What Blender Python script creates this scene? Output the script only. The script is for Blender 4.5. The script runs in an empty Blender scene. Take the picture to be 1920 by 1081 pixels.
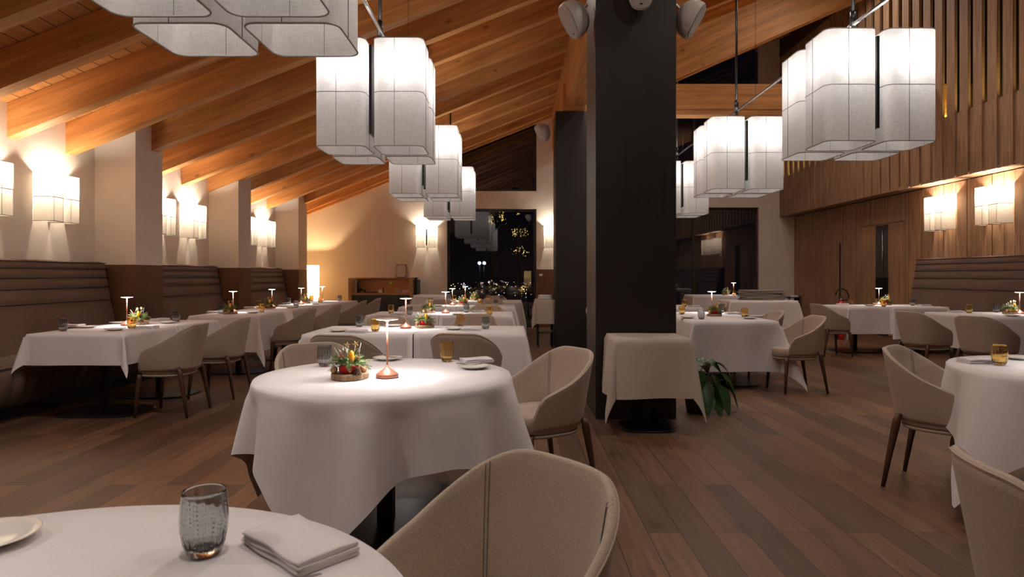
import bpy, math, random
from mathutils import Vector, Matrix
random.seed(7)
scene = bpy.context.scene
COL = scene.collection
PI = math.pi

# ------------------------------------------------------------------ camera, world, exposure
FPX, VX, VY, EYE = 1200.0, 966.0, 517.0, 1.24      # focal length in pixels, vanishing point, eye height
cam_d = bpy.data.cameras.new('camera')
cam = bpy.data.objects.new('camera', cam_d)
COL.objects.link(cam)
cam.location = (0, 0, EYE)
cam.rotation_euler = (PI / 2, 0, 0)
cam_d.sensor_fit = 'HORIZONTAL'
cam_d.sensor_width = 36.0
cam_d.lens = 36.0 * FPX / 1920.0
cam_d.shift_x = -(VX - 960.0) / 1920.0
cam_d.shift_y = -(540.5 - VY) / 1920.0
cam_d.clip_start = 0.05
cam_d.clip_end = 300
cam_d.dof.use_dof = True
cam_d.dof.focus_distance = 4.2
cam_d.dof.aperture_fstop = 7.0
scene.camera = cam

world = bpy.data.worlds.new('night')
scene.world = world
world.use_nodes = True
world.node_tree.nodes['Background'].inputs[0].default_value = (0.010, 0.014, 0.025, 1)
world.node_tree.nodes['Background'].inputs[1].default_value = 0.05

scene.view_settings.view_transform = 'Standard'
scene.view_settings.look = 'None'
scene.view_settings.exposure = 0.92
scene.view_settings.gamma = 1.0
scene.view_settings.use_curve_mapping = False
cy = scene.cycles
cy.use_denoising = True
cy.max_bounces = 12
cy.diffuse_bounces = 4
cy.glossy_bounces = 3
cy.transmission_bounces = 12
cy.transparent_max_bounces = 8
cy.caustics_reflective = False
cy.caustics_refractive = False
cy.sample_clamp_indirect = 3.0
cy.sample_clamp_direct = 0.0
cy.use_light_tree = True

# lamp strengths (watts) and colours, added fill lamps last
W_PEND, W_SCON, W_TABLE, W_FLOOR, W_FILL = 5.6, 9.0, 1.1, 40.0, 13.0
C_PEND, C_SCON, C_TABLE, C_FILL = (1.0, 0.95, 0.92), (1.0, 0.85, 0.68), (1.0, 0.96, 0.93), (1.0, 0.90, 0.80)

def at(px, py, z=0.75):
    """the point of the level plane z seen at a pixel of the photograph"""
    y = FPX * (EYE - z) / (py - VY)
    return ((px - VX) * y / FPX, y)
def X(px, y):
    return (px - VX) * y / FPX
def Z(py, y):
    return EYE - (py - VY) * y / FPX

# ------------------------------------------------------------------ materials
def nmat(name):
    m = bpy.data.materials.new(name)
    m.use_nodes = True
    nt = m.node_tree
    return m, nt, nt.nodes['Principled BSDF']
def plain(name, col, rough=0.6, metal=0.0, spec=0.5, noise=0.0, nscale=20.0, bump=0.0, bscale=200.0, sheen=0.0):
    m, nt, b = nmat(name)
    b.inputs['Base Color'].default_value = (*col, 1)
    b.inputs['Roughness'].default_value = rough
    b.inputs['Metallic'].default_value = metal
    b.inputs['Specular IOR Level'].default_value = spec
    if sheen:
        b.inputs['Sheen Weight'].default_value = sheen
    tc = nt.nodes.new('ShaderNodeTexCoord')
    if noise:
        n = nt.nodes.new('ShaderNodeTexNoise')
        n.inputs['Scale'].default_value = nscale
        n.inputs['Detail'].default_value = 4
        nt.links.new(tc.outputs['Object'], n.inputs['Vector'])
        r = nt.nodes.new('ShaderNodeValToRGB')
        r.color_ramp.elements[0].position = 0.3
        r.color_ramp.elements[1].position = 0.7
        r.color_ramp.elements[0].color = (*[c * (1 - noise) for c in col], 1)
        r.color_ramp.elements[1].color = (*[min(1, c * (1 + noise)) for c in col], 1)
        nt.links.new(n.outputs['Fac'], r.inputs['Fac'])
        nt.links.new(r.outputs['Color'], b.inputs['Base Color'])
    if bump:
        n2 = nt.nodes.new('ShaderNodeTexNoise')
        n2.inputs['Scale'].default_value = bscale
        nt.links.new(tc.outputs['Object'], n2.inputs['Vector'])
        bp = nt.nodes.new('ShaderNodeBump')
        bp.inputs['Strength'].default_value = bump
        bp.inputs['Distance'].default_value = 0.002
        nt.links.new(n2.outputs['Fac'], bp.inputs['Height'])
        nt.links.new(bp.outputs['Normal'], b.inputs['Normal'])
    return m
def wood(name, dark, light, axis=0, rough=0.5, grain=14.0, stretch=0.06, knots=0.5, loc=True, bump=0.15):
    """long-grained timber, grain along the object's own axis"""
    m, nt, b = nmat(name)
    N, L = nt.nodes.new, nt.links.new
    tc = N('ShaderNodeTexCoord')
    info = N('ShaderNodeObjectInfo')
    add = N('ShaderNodeVectorMath'); add.operation = 'ADD'
    sc = N('ShaderNodeVectorMath'); sc.operation = 'SCALE'
    cmb = N('ShaderNodeCombineXYZ')
    for i in range(3):
        L(info.outputs['Random'], cmb.inputs[i])
    L(cmb.outputs[0], sc.inputs[0]); sc.inputs['Scale'].default_value = 37.0 if loc else 0.0
    L(tc.outputs['Object'], add.inputs[0]); L(sc.outputs[0], add.inputs[1])
    mp = N('ShaderNodeMapping')
    s = [1.0, 1.0, 1.0]; s[axis] = stretch
    mp.inputs['Scale'].default_value = s
    L(add.outputs[0], mp.inputs['Vector'])
    n = N('ShaderNodeTexNoise'); n.inputs['Scale'].default_value = grain
    n.inputs['Detail'].default_value = 6; n.inputs['Roughness'].default_value = 0.62
    n.inputs['Distortion'].default_value = 0.6
    L(mp.outputs[0], n.inputs['Vector'])
    r = N('ShaderNodeValToRGB')
    r.color_ramp.elements[0].position = 0.33; r.color_ramp.elements[0].color = (*dark, 1)
    r.color_ramp.elements[1].position = 0.66; r.color_ramp.elements[1].color = (*light, 1)
    L(n.outputs['Fac'], r.inputs['Fac'])
    n3 = N('ShaderNodeTexNoise'); n3.inputs['Scale'].default_value = 1.1; n3.inputs['Detail'].default_value = 2
    L(add.outputs[0], n3.inputs['Vector'])
    mr = N('ShaderNodeMapRange'); mr.inputs['To Min'].default_value = 0.78; mr.inputs['To Max'].default_value = 1.2
    L(n3.outputs['Fac'], mr.inputs['Value'])
    mx = N('ShaderNodeMix'); mx.data_type = 'RGBA'; mx.blend_type = 'MULTIPLY'; mx.inputs[0].default_value = 1.0
    L(r.outputs['Color'], mx.inputs[6]); L(mr.outputs[0], mx.inputs[7])
    out = mx.outputs[2]
    if knots:
        mp2 = N('ShaderNodeMapping'); s2 = [1.0, 1.0, 1.0]; s2[axis] = 0.55
        mp2.inputs['Scale'].default_value = s2
        L(add.outputs[0], mp2.inputs['Vector'])
        v = N('ShaderNodeTexVoronoi'); v.inputs['Scale'].default_value = 3.4
        L(mp2.outputs[0], v.inputs['Vector'])
        kr = N('ShaderNodeValToRGB')
        kr.color_ramp.elements[0].position = 0.035; kr.color_ramp.elements[0].color = (1, 1, 1, 1)
        kr.color_ramp.elements[1].position = 0.12; kr.color_ramp.elements[1].color = (0, 0, 0, 1)
        L(v.outputs['Distance'], kr.inputs['Fac'])
        km = N('ShaderNodeMath'); km.operation = 'MULTIPLY'; km.inputs[1].default_value = knots
        L(kr.outputs['Color'], km.inputs[0])
        m2 = N('ShaderNodeMix'); m2.data_type = 'RGBA'
        L(km.outputs[0], m2.inputs[0]); L(out, m2.inputs[6])
        m2.inputs[7].default_value = (*[c * 0.25 for c in dark], 1)
        out = m2.outputs[2]
    L(out, b.inputs['Base Color'])
    b.inputs['Roughness'].default_value = rough
    bp = N('ShaderNodeBump'); bp.inputs['Strength'].default_value = bump; bp.inputs['Distance'].default_value = 0.003
    L(n.outputs['Fac'], bp.inputs['Height']); L(bp.outputs[0], b.inputs['Normal'])
    return m
def boards(name, c1, c2, gap, length, width, rot=0.0, rough=0.4, mortar=0.002, swap='xy', grain=0.35, spots=0.5):
    """planked surface: long boards along y (or x), thin dark joints, each board with its own tone"""
    m, nt, b = nmat(name)
    N, L = nt.nodes.new, nt.links.new
    tc = N('ShaderNodeTexCoord')
    sp = N('ShaderNodeSeparateXYZ'); L(tc.outputs['Object'], sp.inputs[0])
    cb = N('ShaderNodeCombineXYZ')
    a, c = swap
    L(sp.outputs['xyz'.index(a)], cb.inputs[0]); L(sp.outputs['xyz'.index(c)], cb.inputs[1])
    br = N('ShaderNodeTexBrick')
    br.offset = 0.37; br.offset_frequency = 2; br.squash = 1.0
    br.inputs['Scale'].default_value = 1.0
    br.inputs['Brick Width'].default_value = length
    br.inputs['Row Height'].default_value = width
    br.inputs['Mortar Size'].default_value = mortar
    br.inputs['Mortar Smooth'].default_value = 0.1
    br.inputs['Bias'].default_value = 0.0
    br.inputs['Color1'].default_value = (*c1, 1); br.inputs['Color2'].default_value = (*c2, 1)
    br.inputs['Mortar'].default_value = (*gap, 1)
    L(cb.outputs[0], br.inputs['Vector'])
    mp = N('ShaderNodeMapping'); mp.inputs['Scale'].default_value = (0.9, 14.0, 1.0)
    L(cb.outputs[0], mp.inputs['Vector'])
    # shift grain per board
    addv = N('ShaderNodeVectorMath'); addv.operation = 'ADD'
    L(mp.outputs[0], addv.inputs[0])
    sv = N('ShaderNodeVectorMath'); sv.operation = 'SCALE'; sv.inputs['Scale'].default_value = 60.0
    L(br.outputs['Color'], sv.inputs[0]); L(sv.outputs[0], addv.inputs[1])
    n = N('ShaderNodeTexNoise'); n.inputs['Scale'].default_value = 2.2; n.inputs['Detail'].default_value = 7
    n.inputs['Roughness'].default_value = 0.65; n.inputs['Distortion'].default_value = 0.8
    L(addv.outputs[0], n.inputs['Vector'])
    mr = N('ShaderNodeMapRange'); mr.inputs['From Min'].default_value = 0.25; mr.inputs['From Max'].default_value = 0.75
    mr.inputs['To Min'].default_value = 1 - grain; mr.inputs['To Max'].default_value = 1 + grain
    L(n.outputs['Fac'], mr.inputs['Value'])
    mx = N('ShaderNodeMix'); mx.data_type = 'RGBA'; mx.blend_type = 'MULTIPLY'; mx.inputs[0].default_value = 1.0
    L(br.outputs['Color'], mx.inputs[6]); L(mr.outputs[0], mx.inputs[7])
    out = mx.outputs[2]
    if spots:
        mp2 = N('ShaderNodeMapping'); mp2.inputs['Scale'].default_value = (1.6, 4.0, 1.0)
        L(cb.outputs[0], mp2.inputs['Vector'])
        v = N('ShaderNodeTexNoise'); v.inputs['Scale'].default_value = 2.3; v.inputs['Detail'].default_value = 5
        L(mp2.outputs[0], v.inputs['Vector'])
        kr = N('ShaderNodeValToRGB')
        kr.color_ramp.elements[0].position = 0.585; kr.color_ramp.elements[0].color = (0, 0, 0, 1)
        kr.color_ramp.elements[1].position = 0.74; kr.color_ramp.elements[1].color = (spots, spots, spots, 1)
        L(v.outputs['Fac'], kr.inputs['Fac'])
        m2 = N('ShaderNodeMix'); m2.data_type = 'RGBA'
        L(kr.outputs['Color'], m2.inputs[0]); L(out, m2.inputs[6])
        m2.inputs[7].default_value = (*[x * 0.3 for x in c1], 1)
        out = m2.outputs[2]
    L(out, b.inputs['Base Color'])
    rr = N('ShaderNodeMapRange'); rr.inputs['To Min'].default_value = rough - 0.08; rr.inputs['To Max'].default_value = rough + 0.14
    L(n.outputs['Fac'], rr.inputs['Value']); L(rr.outputs[0], b.inputs['Roughness'])
    bp = N('ShaderNodeBump'); bp.inputs['Strength'].default_value = 0.25; bp.inputs['Distance'].default_value = 0.002
    L(n.outputs['Fac'], bp.inputs['Height'])
    bp2 = N('ShaderNodeBump'); bp2.inputs['Strength'].default_value = 0.6; bp2.inputs['Distance'].default_value = 0.003; bp2.invert = True
    L(br.outputs['Fac'], bp2.inputs['Height']); L(bp.outputs[0], bp2.inputs['Normal']); L(bp2.outputs[0], b.inputs['Normal'])
    return m
def emit(name, col, strength):
    m = bpy.data.materials.new(name); m.use_nodes = True
    nt = m.node_tree
    nt.nodes.remove(nt.nodes['Principled BSDF'])
    e = nt.nodes.new('ShaderNodeEmission')
    e.inputs[0].default_value = (*col, 1); e.inputs[1].default_value = strength
    nt.links.new(e.outputs[0], nt.nodes['Material Output'].inputs[0])
    m.cycles.emission_sampling = 'NONE'
    return m
def glassmat(name, col, rough=0.02, ior=1.45):
    m, nt, b = nmat(name)
    b.inputs['Base Color'].default_value = (*col, 1)
    b.inputs['Roughness'].default_value = rough
    b.inputs['IOR'].default_value = ior
    b.inputs['Transmission Weight'].default_value = 1.0
    return m
def shademat(name, col, trans, weave=420.0):
    """woven lampshade cloth that lets light through"""
    m = bpy.data.materials.new(name); m.use_nodes = True
    nt = m.node_tree; N, L = nt.nodes.new, nt.links.new
    nt.nodes.remove(nt.nodes['Principled BSDF'])
    tc = N('ShaderNodeTexCoord')
    mp = N('ShaderNodeMapping'); mp.inputs['Scale'].default_value = (1, 1, 0.05)
    L(tc.outputs['Object'], mp.inputs[0])
    n = N('ShaderNodeTexNoise'); n.inputs['Scale'].default_value = weave; n.inputs['Detail'].default_value = 2
    L(mp.outputs[0], n.inputs['Vector'])
    mp2 = N('ShaderNodeMapping'); mp2.inputs['Scale'].default_value = (0.05, 0.05, 1)
    L(tc.outputs['Object'], mp2.inputs[0])
    n2 = N('ShaderNodeTexNoise'); n2.inputs['Scale'].default_value = weave; n2.inputs['Detail'].default_value = 2
    L(mp2.outputs[0], n2.inputs['Vector'])
    ad = N('ShaderNodeMath'); ad.operation = 'ADD'; L(n.outputs['Fac'], ad.inputs[0]); L(n2.outputs['Fac'], ad.inputs[1])
    mr = N('ShaderNodeMapRange'); mr.inputs['From Min'].default_value = 0.6; mr.inputs['From Max'].default_value = 1.4
    mr.inputs['To Min'].default_value = 0.80; mr.inputs['To Max'].default_value = 1.12
    L(ad.outputs[0], mr.inputs['Value'])
    mx = N('ShaderNodeMix'); mx.data_type = 'RGBA'; mx.blend_type = 'MULTIPLY'; mx.inputs[0].default_value = 1.0
    mx.inputs[6].default_value = (*col, 1); L(mr.outputs[0], mx.inputs[7])
    d = N('ShaderNodeBsdfDiffuse'); t = N('ShaderNodeBsdfTranslucent')
    L(mx.outputs[2], d.inputs[0]); L(mx.outputs[2], t.inputs[0])
    ms = N('ShaderNodeMixShader'); ms.inputs[0].default_value = trans
    L(d.outputs[0], ms.inputs[1]); L(t.outputs[0], ms.inputs[2])
    L(ms.outputs[0], nt.nodes['Material Output'].inputs[0])
    return m
def linen(name, col, rough=0.85, scale=260.0, amt=0.10, sheen=0.2, crease=0.0):
    """cloth: fine two-way weave with slight tone change"""
    m, nt, b = nmat(name); N, L = nt.nodes.new, nt.links.new
    tc = N('ShaderNodeTexCoord')
    n = N('ShaderNodeTexNoise'); n.inputs['Scale'].default_value = scale; n.inputs['Detail'].default_value = 3
    L(tc.outputs['Object'], n.inputs['Vector'])
    n2 = N('ShaderNodeTexNoise'); n2.inputs['Scale'].default_value = 6.0; n2.inputs['Detail'].default_value = 3
    L(tc.outputs['Object'], n2.inputs['Vector'])
    r = N('ShaderNodeValToRGB')
    r.color_ramp.elements[0].position = 0.35; r.color_ramp.elements[1].position = 0.65
    r.color_ramp.elements[0].color = (*[c * (1 - amt) for c in col], 1)
    r.color_ramp.elements[1].color = (*[min(1, c * (1 + amt)) for c in col], 1)
    L(n.outputs['Fac'], r.inputs['Fac']); L(r.outputs['Color'], b.inputs['Base Color'])
    b.inputs['Roughness'].default_value = rough
    b.inputs['Specular IOR Level'].default_value = 0.2
    b.inputs['Sheen Weight'].default_value = sheen
    bp = N('ShaderNodeBump'); bp.inputs['Strength'].default_value = 0.25; bp.inputs['Distance'].default_value = 0.001
    L(n.outputs['Fac'], bp.inputs['Height'])
    bp2 = N('ShaderNodeBump'); bp2.inputs['Strength'].default_value = crease; bp2.inputs['Distance'].default_value = 0.02
    L(n2.outputs['Fac'], bp2.inputs['Height']); L(bp.outputs[0], bp2.inputs['Normal']); L(bp2.outputs[0], b.inputs['Normal'])
    return m

M = {}
M['floor'] = boards('floor_oak', (0.175, 0.088, 0.046), (0.080, 0.043, 0.027), (0.016, 0.008, 0.005), 1.9, 0.16, swap='yx', rough=0.40, mortar=0.0018, grain=0.42, spots=0.7)
M['roofboard'] = boards('roof_boards', (0.66, 0.31, 0.10), (0.56, 0.25, 0.075), (0.02, 0.008, 0.004), 30.0, 0.165, swap='yx', rough=0.55, mortar=0.004, grain=0.25, spots=0.3)
M['beam'] = wood('larch_beam', (0.42, 0.175, 0.045), (0.72, 0.34, 0.11), axis=0, rough=0.55, knots=0.6)
M['beamY'] = wood('larch_purlin', (0.42, 0.175, 0.045), (0.72, 0.34, 0.11), axis=1, rough=0.55, knots=0.5)
M['wall'] = plain('plaster', (0.88, 0.80, 0.71), 0.9, noise=0.03, nscale=3, bump=0.05)
M['wainscot'] = plain('brown_paint', (0.115, 0.047, 0.022), 0.75, noise=0.06, nscale=4)
M['steel'] = None
M['cloth'] = linen('white_tablecloth', (0.775, 0.725, 0.735), scale=340, amt=0.05, crease=0.25)
M['sidecloth'] = linen('ecru_tablecloth', (0.50, 0.42, 0.36), scale=340, amt=0.06, crease=0.25)
M['chair'] = linen('taupe_felt', (0.455, 0.36, 0.29), scale=420, amt=0.22, sheen=0.15)
M['seam'] = plain('seam_thread', (0.09, 0.06, 0.045), 0.9)
M['leg'] = wood('walnut_leg', (0.05, 0.022, 0.012), (0.12, 0.055, 0.028), axis=2, rough=0.4, grain=40, knots=0)
M['bench'] = linen('brown_bench_cloth', (0.150, 0.092, 0.070), scale=150, amt=0.25, sheen=0.1)
M['piping'] = plain('dark_piping', (0.018, 0.013, 0.012), 0.7)
M['black'] = plain('black_metal', (0.012, 0.012, 0.013), 0.35, metal=0.3)
M['chrome'] = plain('satin_steel', (0.55, 0.55, 0.56), 0.25, metal=1.0)
M['copper'] = plain('copper_lacquer', (0.34, 0.125, 0.075), 0.45, metal=0.35)
M['lamphead'] = plain('lamp_head', (0.60, 0.45, 0.38), 0.4)
M['shade'] = shademat('pendant_shade', (0.88, 0.865, 0.85), 0.36)
M['sconceshade'] = shademat('sconce_shade', (0.86, 0.82, 0.75), 0.42, 300)
M['ring'] = plain('shade_ring', (0.42, 0.38, 0.35), 0.7)
M['wire'] = plain('shade_wire', (0.16, 0.14, 0.13), 0.7)
M['lens'] = emit('lamp_lens', (1.0, 0.96, 0.92), 9.0)
M['amber'] = glassmat('amber_glass', (1.0, 0.79, 0.38))
M['grey'] = glassmat('grey_glass', (0.66, 0.69, 0.69))
M['bubble'] = plain('bubble_white', (0.75, 0.75, 0.72), 0.3)
M['china'] = plain('china', (0.80, 0.76, 0.70), 0.15, spec=0.6)
M['log'] = wood('log_slice', (0.16, 0.09, 0.05), (0.38, 0.24, 0.14), axis=2, rough=0.8, grain=60, knots=0)
M['red'] = linen('red_yarn', (0.55, 0.012, 0.015), scale=200, amt=0.3)
M['gold'] = plain('gold_pot', (0.75, 0.46, 0.08), 0.3, metal=0.8)
M['fir'] = plain('fir_needles', (0.16, 0.225, 0.07), 0.6, noise=0.5, nscale=40)
M['fir2'] = plain('frosted_leaves', (0.30, 0.36, 0.24), 0.6, noise=0.4, nscale=50)
M['orange'] = plain('orange_slice', (0.95, 0.36, 0.01), 0.4)
M['berry'] = plain('berry_red', (0.5, 0.01, 0.01), 0.25)
M['straw'] = plain('straw_star', (0.75, 0.55, 0.26), 0.7)
M['nut'] = plain('walnut_shell', (0.45, 0.27, 0.13), 0.6, noise=0.3, nscale=60, bump=0.8, bscale=90)
M['cone'] = plain('pine_cone', (0.11, 0.06, 0.035), 0.7)
M['speaker'] = plain('speaker_white', (0.62, 0.56, 0.51), 0.45)
M['grille'] = plain('speaker_grille', (0.52, 0.47, 0.43), 0.6, bump=1.0, bscale=700)
M['slat'] = wood('wall_oak', (0.27, 0.15, 0.078), (0.52, 0.32, 0.19), axis=2, rough=0.55, grain=30, stretch=0.05, knots=0.25)
M['dark'] = plain('dark_backing', (0.010, 0.008, 0.007), 0.6)
M['soffit'] = plain('brown_soffit', (0.060, 0.026, 0.014), 0.7)
M['darkglass'] = plain('dark_glass', (0.006, 0.005, 0.004), 0.06, spec=0.6)
M['frame'] = plain('window_frame', (0.020, 0.014, 0.011), 0.45)
M['pane'] = glassmat('window_pane', (0.85, 0.9, 0.95), 0.0, 1.75)
M['darkfront'] = plain('graphite_front', (0.032, 0.031, 0.034), 0.45)
M['oakwarm'] = wood('sideboard_oak', (0.36, 0.17, 0.06), (0.56, 0.30, 0.12), axis=0, rough=0.5, grain=30, knots=0.2)
M['note'] = plain('green_note', (0.45, 0.70, 0.08), 0.8)
M['paper'] = plain('paper', (0.55, 0.50, 0.46), 0.9)
M['leatherframe'] = plain('dark_red_frame', (0.06, 0.015, 0.012), 0.5)
M['bottle'] = plain('dark_bottle', (0.02, 0.012, 0.01), 0.1, spec=0.8)
M['clear'] = glassmat('clear_glass', (0.95, 0.95, 0.93), 0.02)
M['leaf'] = plain('plant_leaf', (0.022, 0.060, 0.014), 0.35, noise=0.35, nscale=9)
M['stem'] = plain('plant_stem', (0.06, 0.09, 0.03), 0.6)
M['pot'] = plain('plant_pot', (0.10, 0.115, 0.075), 0.6)
M['redpaint'] = plain('red_cylinder', (0.50, 0.015, 0.012), 0.3)
M['rubber'] = plain('black_rubber', (0.010, 0.010, 0.010), 0.6)
M['greycloth'] = linen('grey_linen', (0.30, 0.265, 0.24), scale=200, amt=0.2, crease=0.4)
M['silverglass'] = plain('door_glass', (0.20, 0.19, 0.175), 0.12, metal=0.6)
M['lampshade'] = shademat('floor_lamp_shade', (0.92, 0.82, 0.62), 0.6, 200)
M['white'] = plain('white_plastic', (0.75, 0.73, 0.70), 0.4)
M['city'] = emit('city_light', (1.0, 0.66, 0.30), 3.0)
M['citycool'] = emit('cool_street_light', (0.60, 0.78, 1.0), 5.0)
M['fairy'] = emit('fairy_light', (1.0, 0.62, 0.16), 3.0)
M['night'] = plain('night_ground', (0.01, 0.012, 0.015), 0.9)
# patinated steel with vertical streaks
m, nt, b = nmat('patinated_steel')
tc = nt.nodes.new('ShaderNodeTexCoord'); mp = nt.nodes.new('ShaderNodeMapping'); mp.inputs['Scale'].default_value = (30, 30, 1.2)
nt.links.new(tc.outputs['Object'], mp.inputs[0])
n = nt.nodes.new('ShaderNodeTexNoise'); n.inputs['Scale'].default_value = 1.0; n.inputs['Detail'].default_value = 4
nt.links.new(mp.outputs[0], n.inputs['Vector'])
mr = nt.nodes.new('ShaderNodeMapRange'); mr.inputs['To Min'].default_value = 0.34; mr.inputs['To Max'].default_value = 0.52
nt.links.new(n.outputs['Fac'], mr.inputs['Value']); nt.links.new(mr.outputs[0], b.inputs['Roughness'])
b.inputs['Base Color'].default_value = (0.045, 0.038, 0.036, 1); b.inputs['Metallic'].default_value = 0.75
M['steel'] = m

# ------------------------------------------------------------------ mesh building
class MB:
    def __init__(s):
        s.v = []; s.f = []; s.sm = []
    def add(s, vs, fs, smooth=False, T=None):
        o = len(s.v)
        s.v += [tuple(T @ Vector(p)) if T is not None else tuple(p) for p in vs]
        s.f += [tuple(i + o for i in f) for f in fs]
        s.sm += [smooth] * len(fs)
        return s
    def box(s, x0, x1, y0, y1, z0, z1, T=None):
        vs = [(x0, y0, z0), (x1, y0, z0), (x1, y1, z0), (x0, y1, z0), (x0, y0, z1), (x1, y0, z1), (x1, y1, z1), (x0, y1, z1)]
        return s.add(vs, [(0, 3, 2, 1), (4, 5, 6, 7), (0, 1, 5, 4), (1, 2, 6, 5), (2, 3, 7, 6), (3, 0, 4, 7)], T=T)
    def loft(s, rings, close=True, cap0=True, cap1=True, smooth=True, T=None):
        n = len(rings[0]); vs = [p for r in rings for p in r]; fs = []
        for i in range(len(rings) - 1):
            for j in range(n if close else n - 1):
                k = (j + 1) % n
                fs.append((i * n + j, i * n + k, (i + 1) * n + k, (i + 1) * n + j))
        o = len(s.v)
        s.add(vs, fs, smooth, T)
        if cap0: s.f.append(tuple(o + j for j in reversed(range(n)))); s.sm.append(False)
        if cap1: s.f.append(tuple(o + (len(rings) - 1) * n + j for j in range(n))); s.sm.append(False)
        return s
    def lathe(s, prof, n=32, c=(0, 0, 0), T=None, smooth=True, cap0=True, cap1=True, rib=None):
        rings = []
        for r, z in prof:
            rings.append([(c[0] + (r * (1 + (rib(j * 2 * PI / n, z) if rib else 0))) * math.cos(j * 2 * PI / n),
                           c[1] + (r * (1 + (rib(j * 2 * PI / n, z) if rib else 0))) * math.sin(j * 2 * PI / n), c[2] + z) for j in range(n)])
        return s.loft(rings, True, cap0, cap1, smooth, T)
    def tube(s, pts, r, n=8, T=None, cap=True):
        pts = [Vector(p) for p in pts]; rings = []
        rr = r if isinstance(r, (list, tuple)) else [r] * len(pts)
        up = None
        for i, p in enumerate(pts):
            d = (pts[min(i + 1, len(pts) - 1)] - pts[max(i - 1, 0)]).normalized()
            if up is None:
                up = Vector((0, 0, 1)) if abs(d.z) < 0.9 else Vector((1, 0, 0))
            a = d.cross(up).normalized(); bb = d.cross(a).normalized(); up = -bb if bb.dot(up) < 0 else bb
            a = d.cross(up).normalized(); bb = d.cross(a).normalized()
            rings.append([tuple(p + (a * math.cos(t * 2 * PI / n) + bb * math.sin(t * 2 * PI / n)) * rr[i]) for t in range(n)])
        return s.loft(rings, True, cap, cap, True, T)
    def ball(s, c, r, n=10, m=6, sc=(1, 1, 1), T=None):
        prof = [(math.sin(PI * i / m), -math.cos(PI * i / m)) for i in range(m + 1)]
        rings = [[(c[0] + p * r * sc[0] * math.cos(j * 2 * PI / n), c[1] + p * r * sc[1] * math.sin(j * 2 * PI / n), c[2] + z * r * sc[2]) for j in range(n)] for p, z in prof]
        rings[0] = [(q[0], q[1], q[2]) for q in rings[0]]
        return s.loft(rings, True, False, False, True, T)
    def build(s, name, mat, parent=None, loc=None):
        me = bpy.data.meshes.new(name)
        me.from_pydata(s.v, [], s.f)
        me.polygons.foreach_set('use_smooth', s.sm)
        me.materials.append(mat)
        me.update()
        o = bpy.data.objects.new(name, me); COL.objects.link(o)
        if parent is not None: o.parent = parent
        if loc: o.location = loc
        return o
def tag(o, label=None, cat=None, group=None, kind=None):
    if label: o['label'] = label
    if cat: o['category'] = cat
    if group: o['group'] = group
    if kind: o['kind'] = kind
    return o
def thing(name, label, cat, loc=(0, 0, 0), rz=0.0, group=None):
    o = bpy.data.objects.new(name, None); COL.objects.link(o)
    o.location = loc; o.rotation_euler = (0, 0, rz); o.empty_display_size = 0.05
    return tag(o, label, cat, group)
def clone(o, parent=None):
    c = o.copy(); COL.objects.link(c)
    if parent is not None: c.parent = parent
    for ch in list(o.children): clone(ch, c)
    return c
def place(proto, used, loc, rz, label, group=None):
    o = clone(proto) if used.get(id(proto)) else proto
    used[id(proto)] = True
    o.location = loc; o.rotation_euler = (0, 0, rz)
    o['label'] = label
    if group: o['group'] = group
    return o
USED = {}
def struct(o):
    o['kind'] = 'structure'; return o
def superell(a, b, n, k, c=(0, 0), z=0.0):
    out = []
    for j in range(k):
        t = 2 * PI * j / k
        ct, st = math.cos(t), math.sin(t)
        out.append((c[0] + a * math.copysign(abs(ct) ** (2 / n), ct), c[1] + b * math.copysign(abs(st) ** (2 / n), st), z))
    return out
def light(kind, parent, loc, power, col, size=0.05, rot=(0, 0, 0), spread=None, name=None):
    d = bpy.data.lights.new(name or kind.lower() + '_light', kind)
    d.energy = power; d.color = col
    if kind == 'AREA':
        d.shape = 'DISK'; d.size = size
        if spread: d.spread = spread
    else:
        d.shadow_soft_size = size
    o = bpy.data.objects.new(d.name, d); COL.objects.link(o)
    o.parent = parent; o.location = loc; o.rotation_euler = rot
    return o

# ------------------------------------------------------------------ the room
WL, PF, YB = -5.25, -4.74, 15.45         # left wall, pillar faces, far wall of the left half
WR, YR = 7.70, 17.60                     # right wall, far wall of the right half
Y0 = -2.2
SL = 0.398
def zr(x): return 2.67 + SL * (x - WL)   # underside of the rafters
struct(MB().box(-5.6, 8.2, Y0 - .2, 18.0, -0.1, 0.0).build('floor', M['floor']))
# left wall with brown lower band (the band is only seen on the piers)
struct(MB().box(WL - .2, WL, Y0, YB + .3, 0, 3.4).build('wall_left', M['wall']))
piers = [(7.99, 8.60), (10.96, 11.48), (14.0, 14.57)]
for y0, y1 in piers:
    p = struct(MB().box(WL, PF, y0, y1, 1.38, 3.6).build('pillar_left', M['wall']))
    struct(MB().box(WL, PF + .006, y0 - .006, y1 + .006, 0, 1.38).build('pillar_base', M['wainscot'], p))
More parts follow.
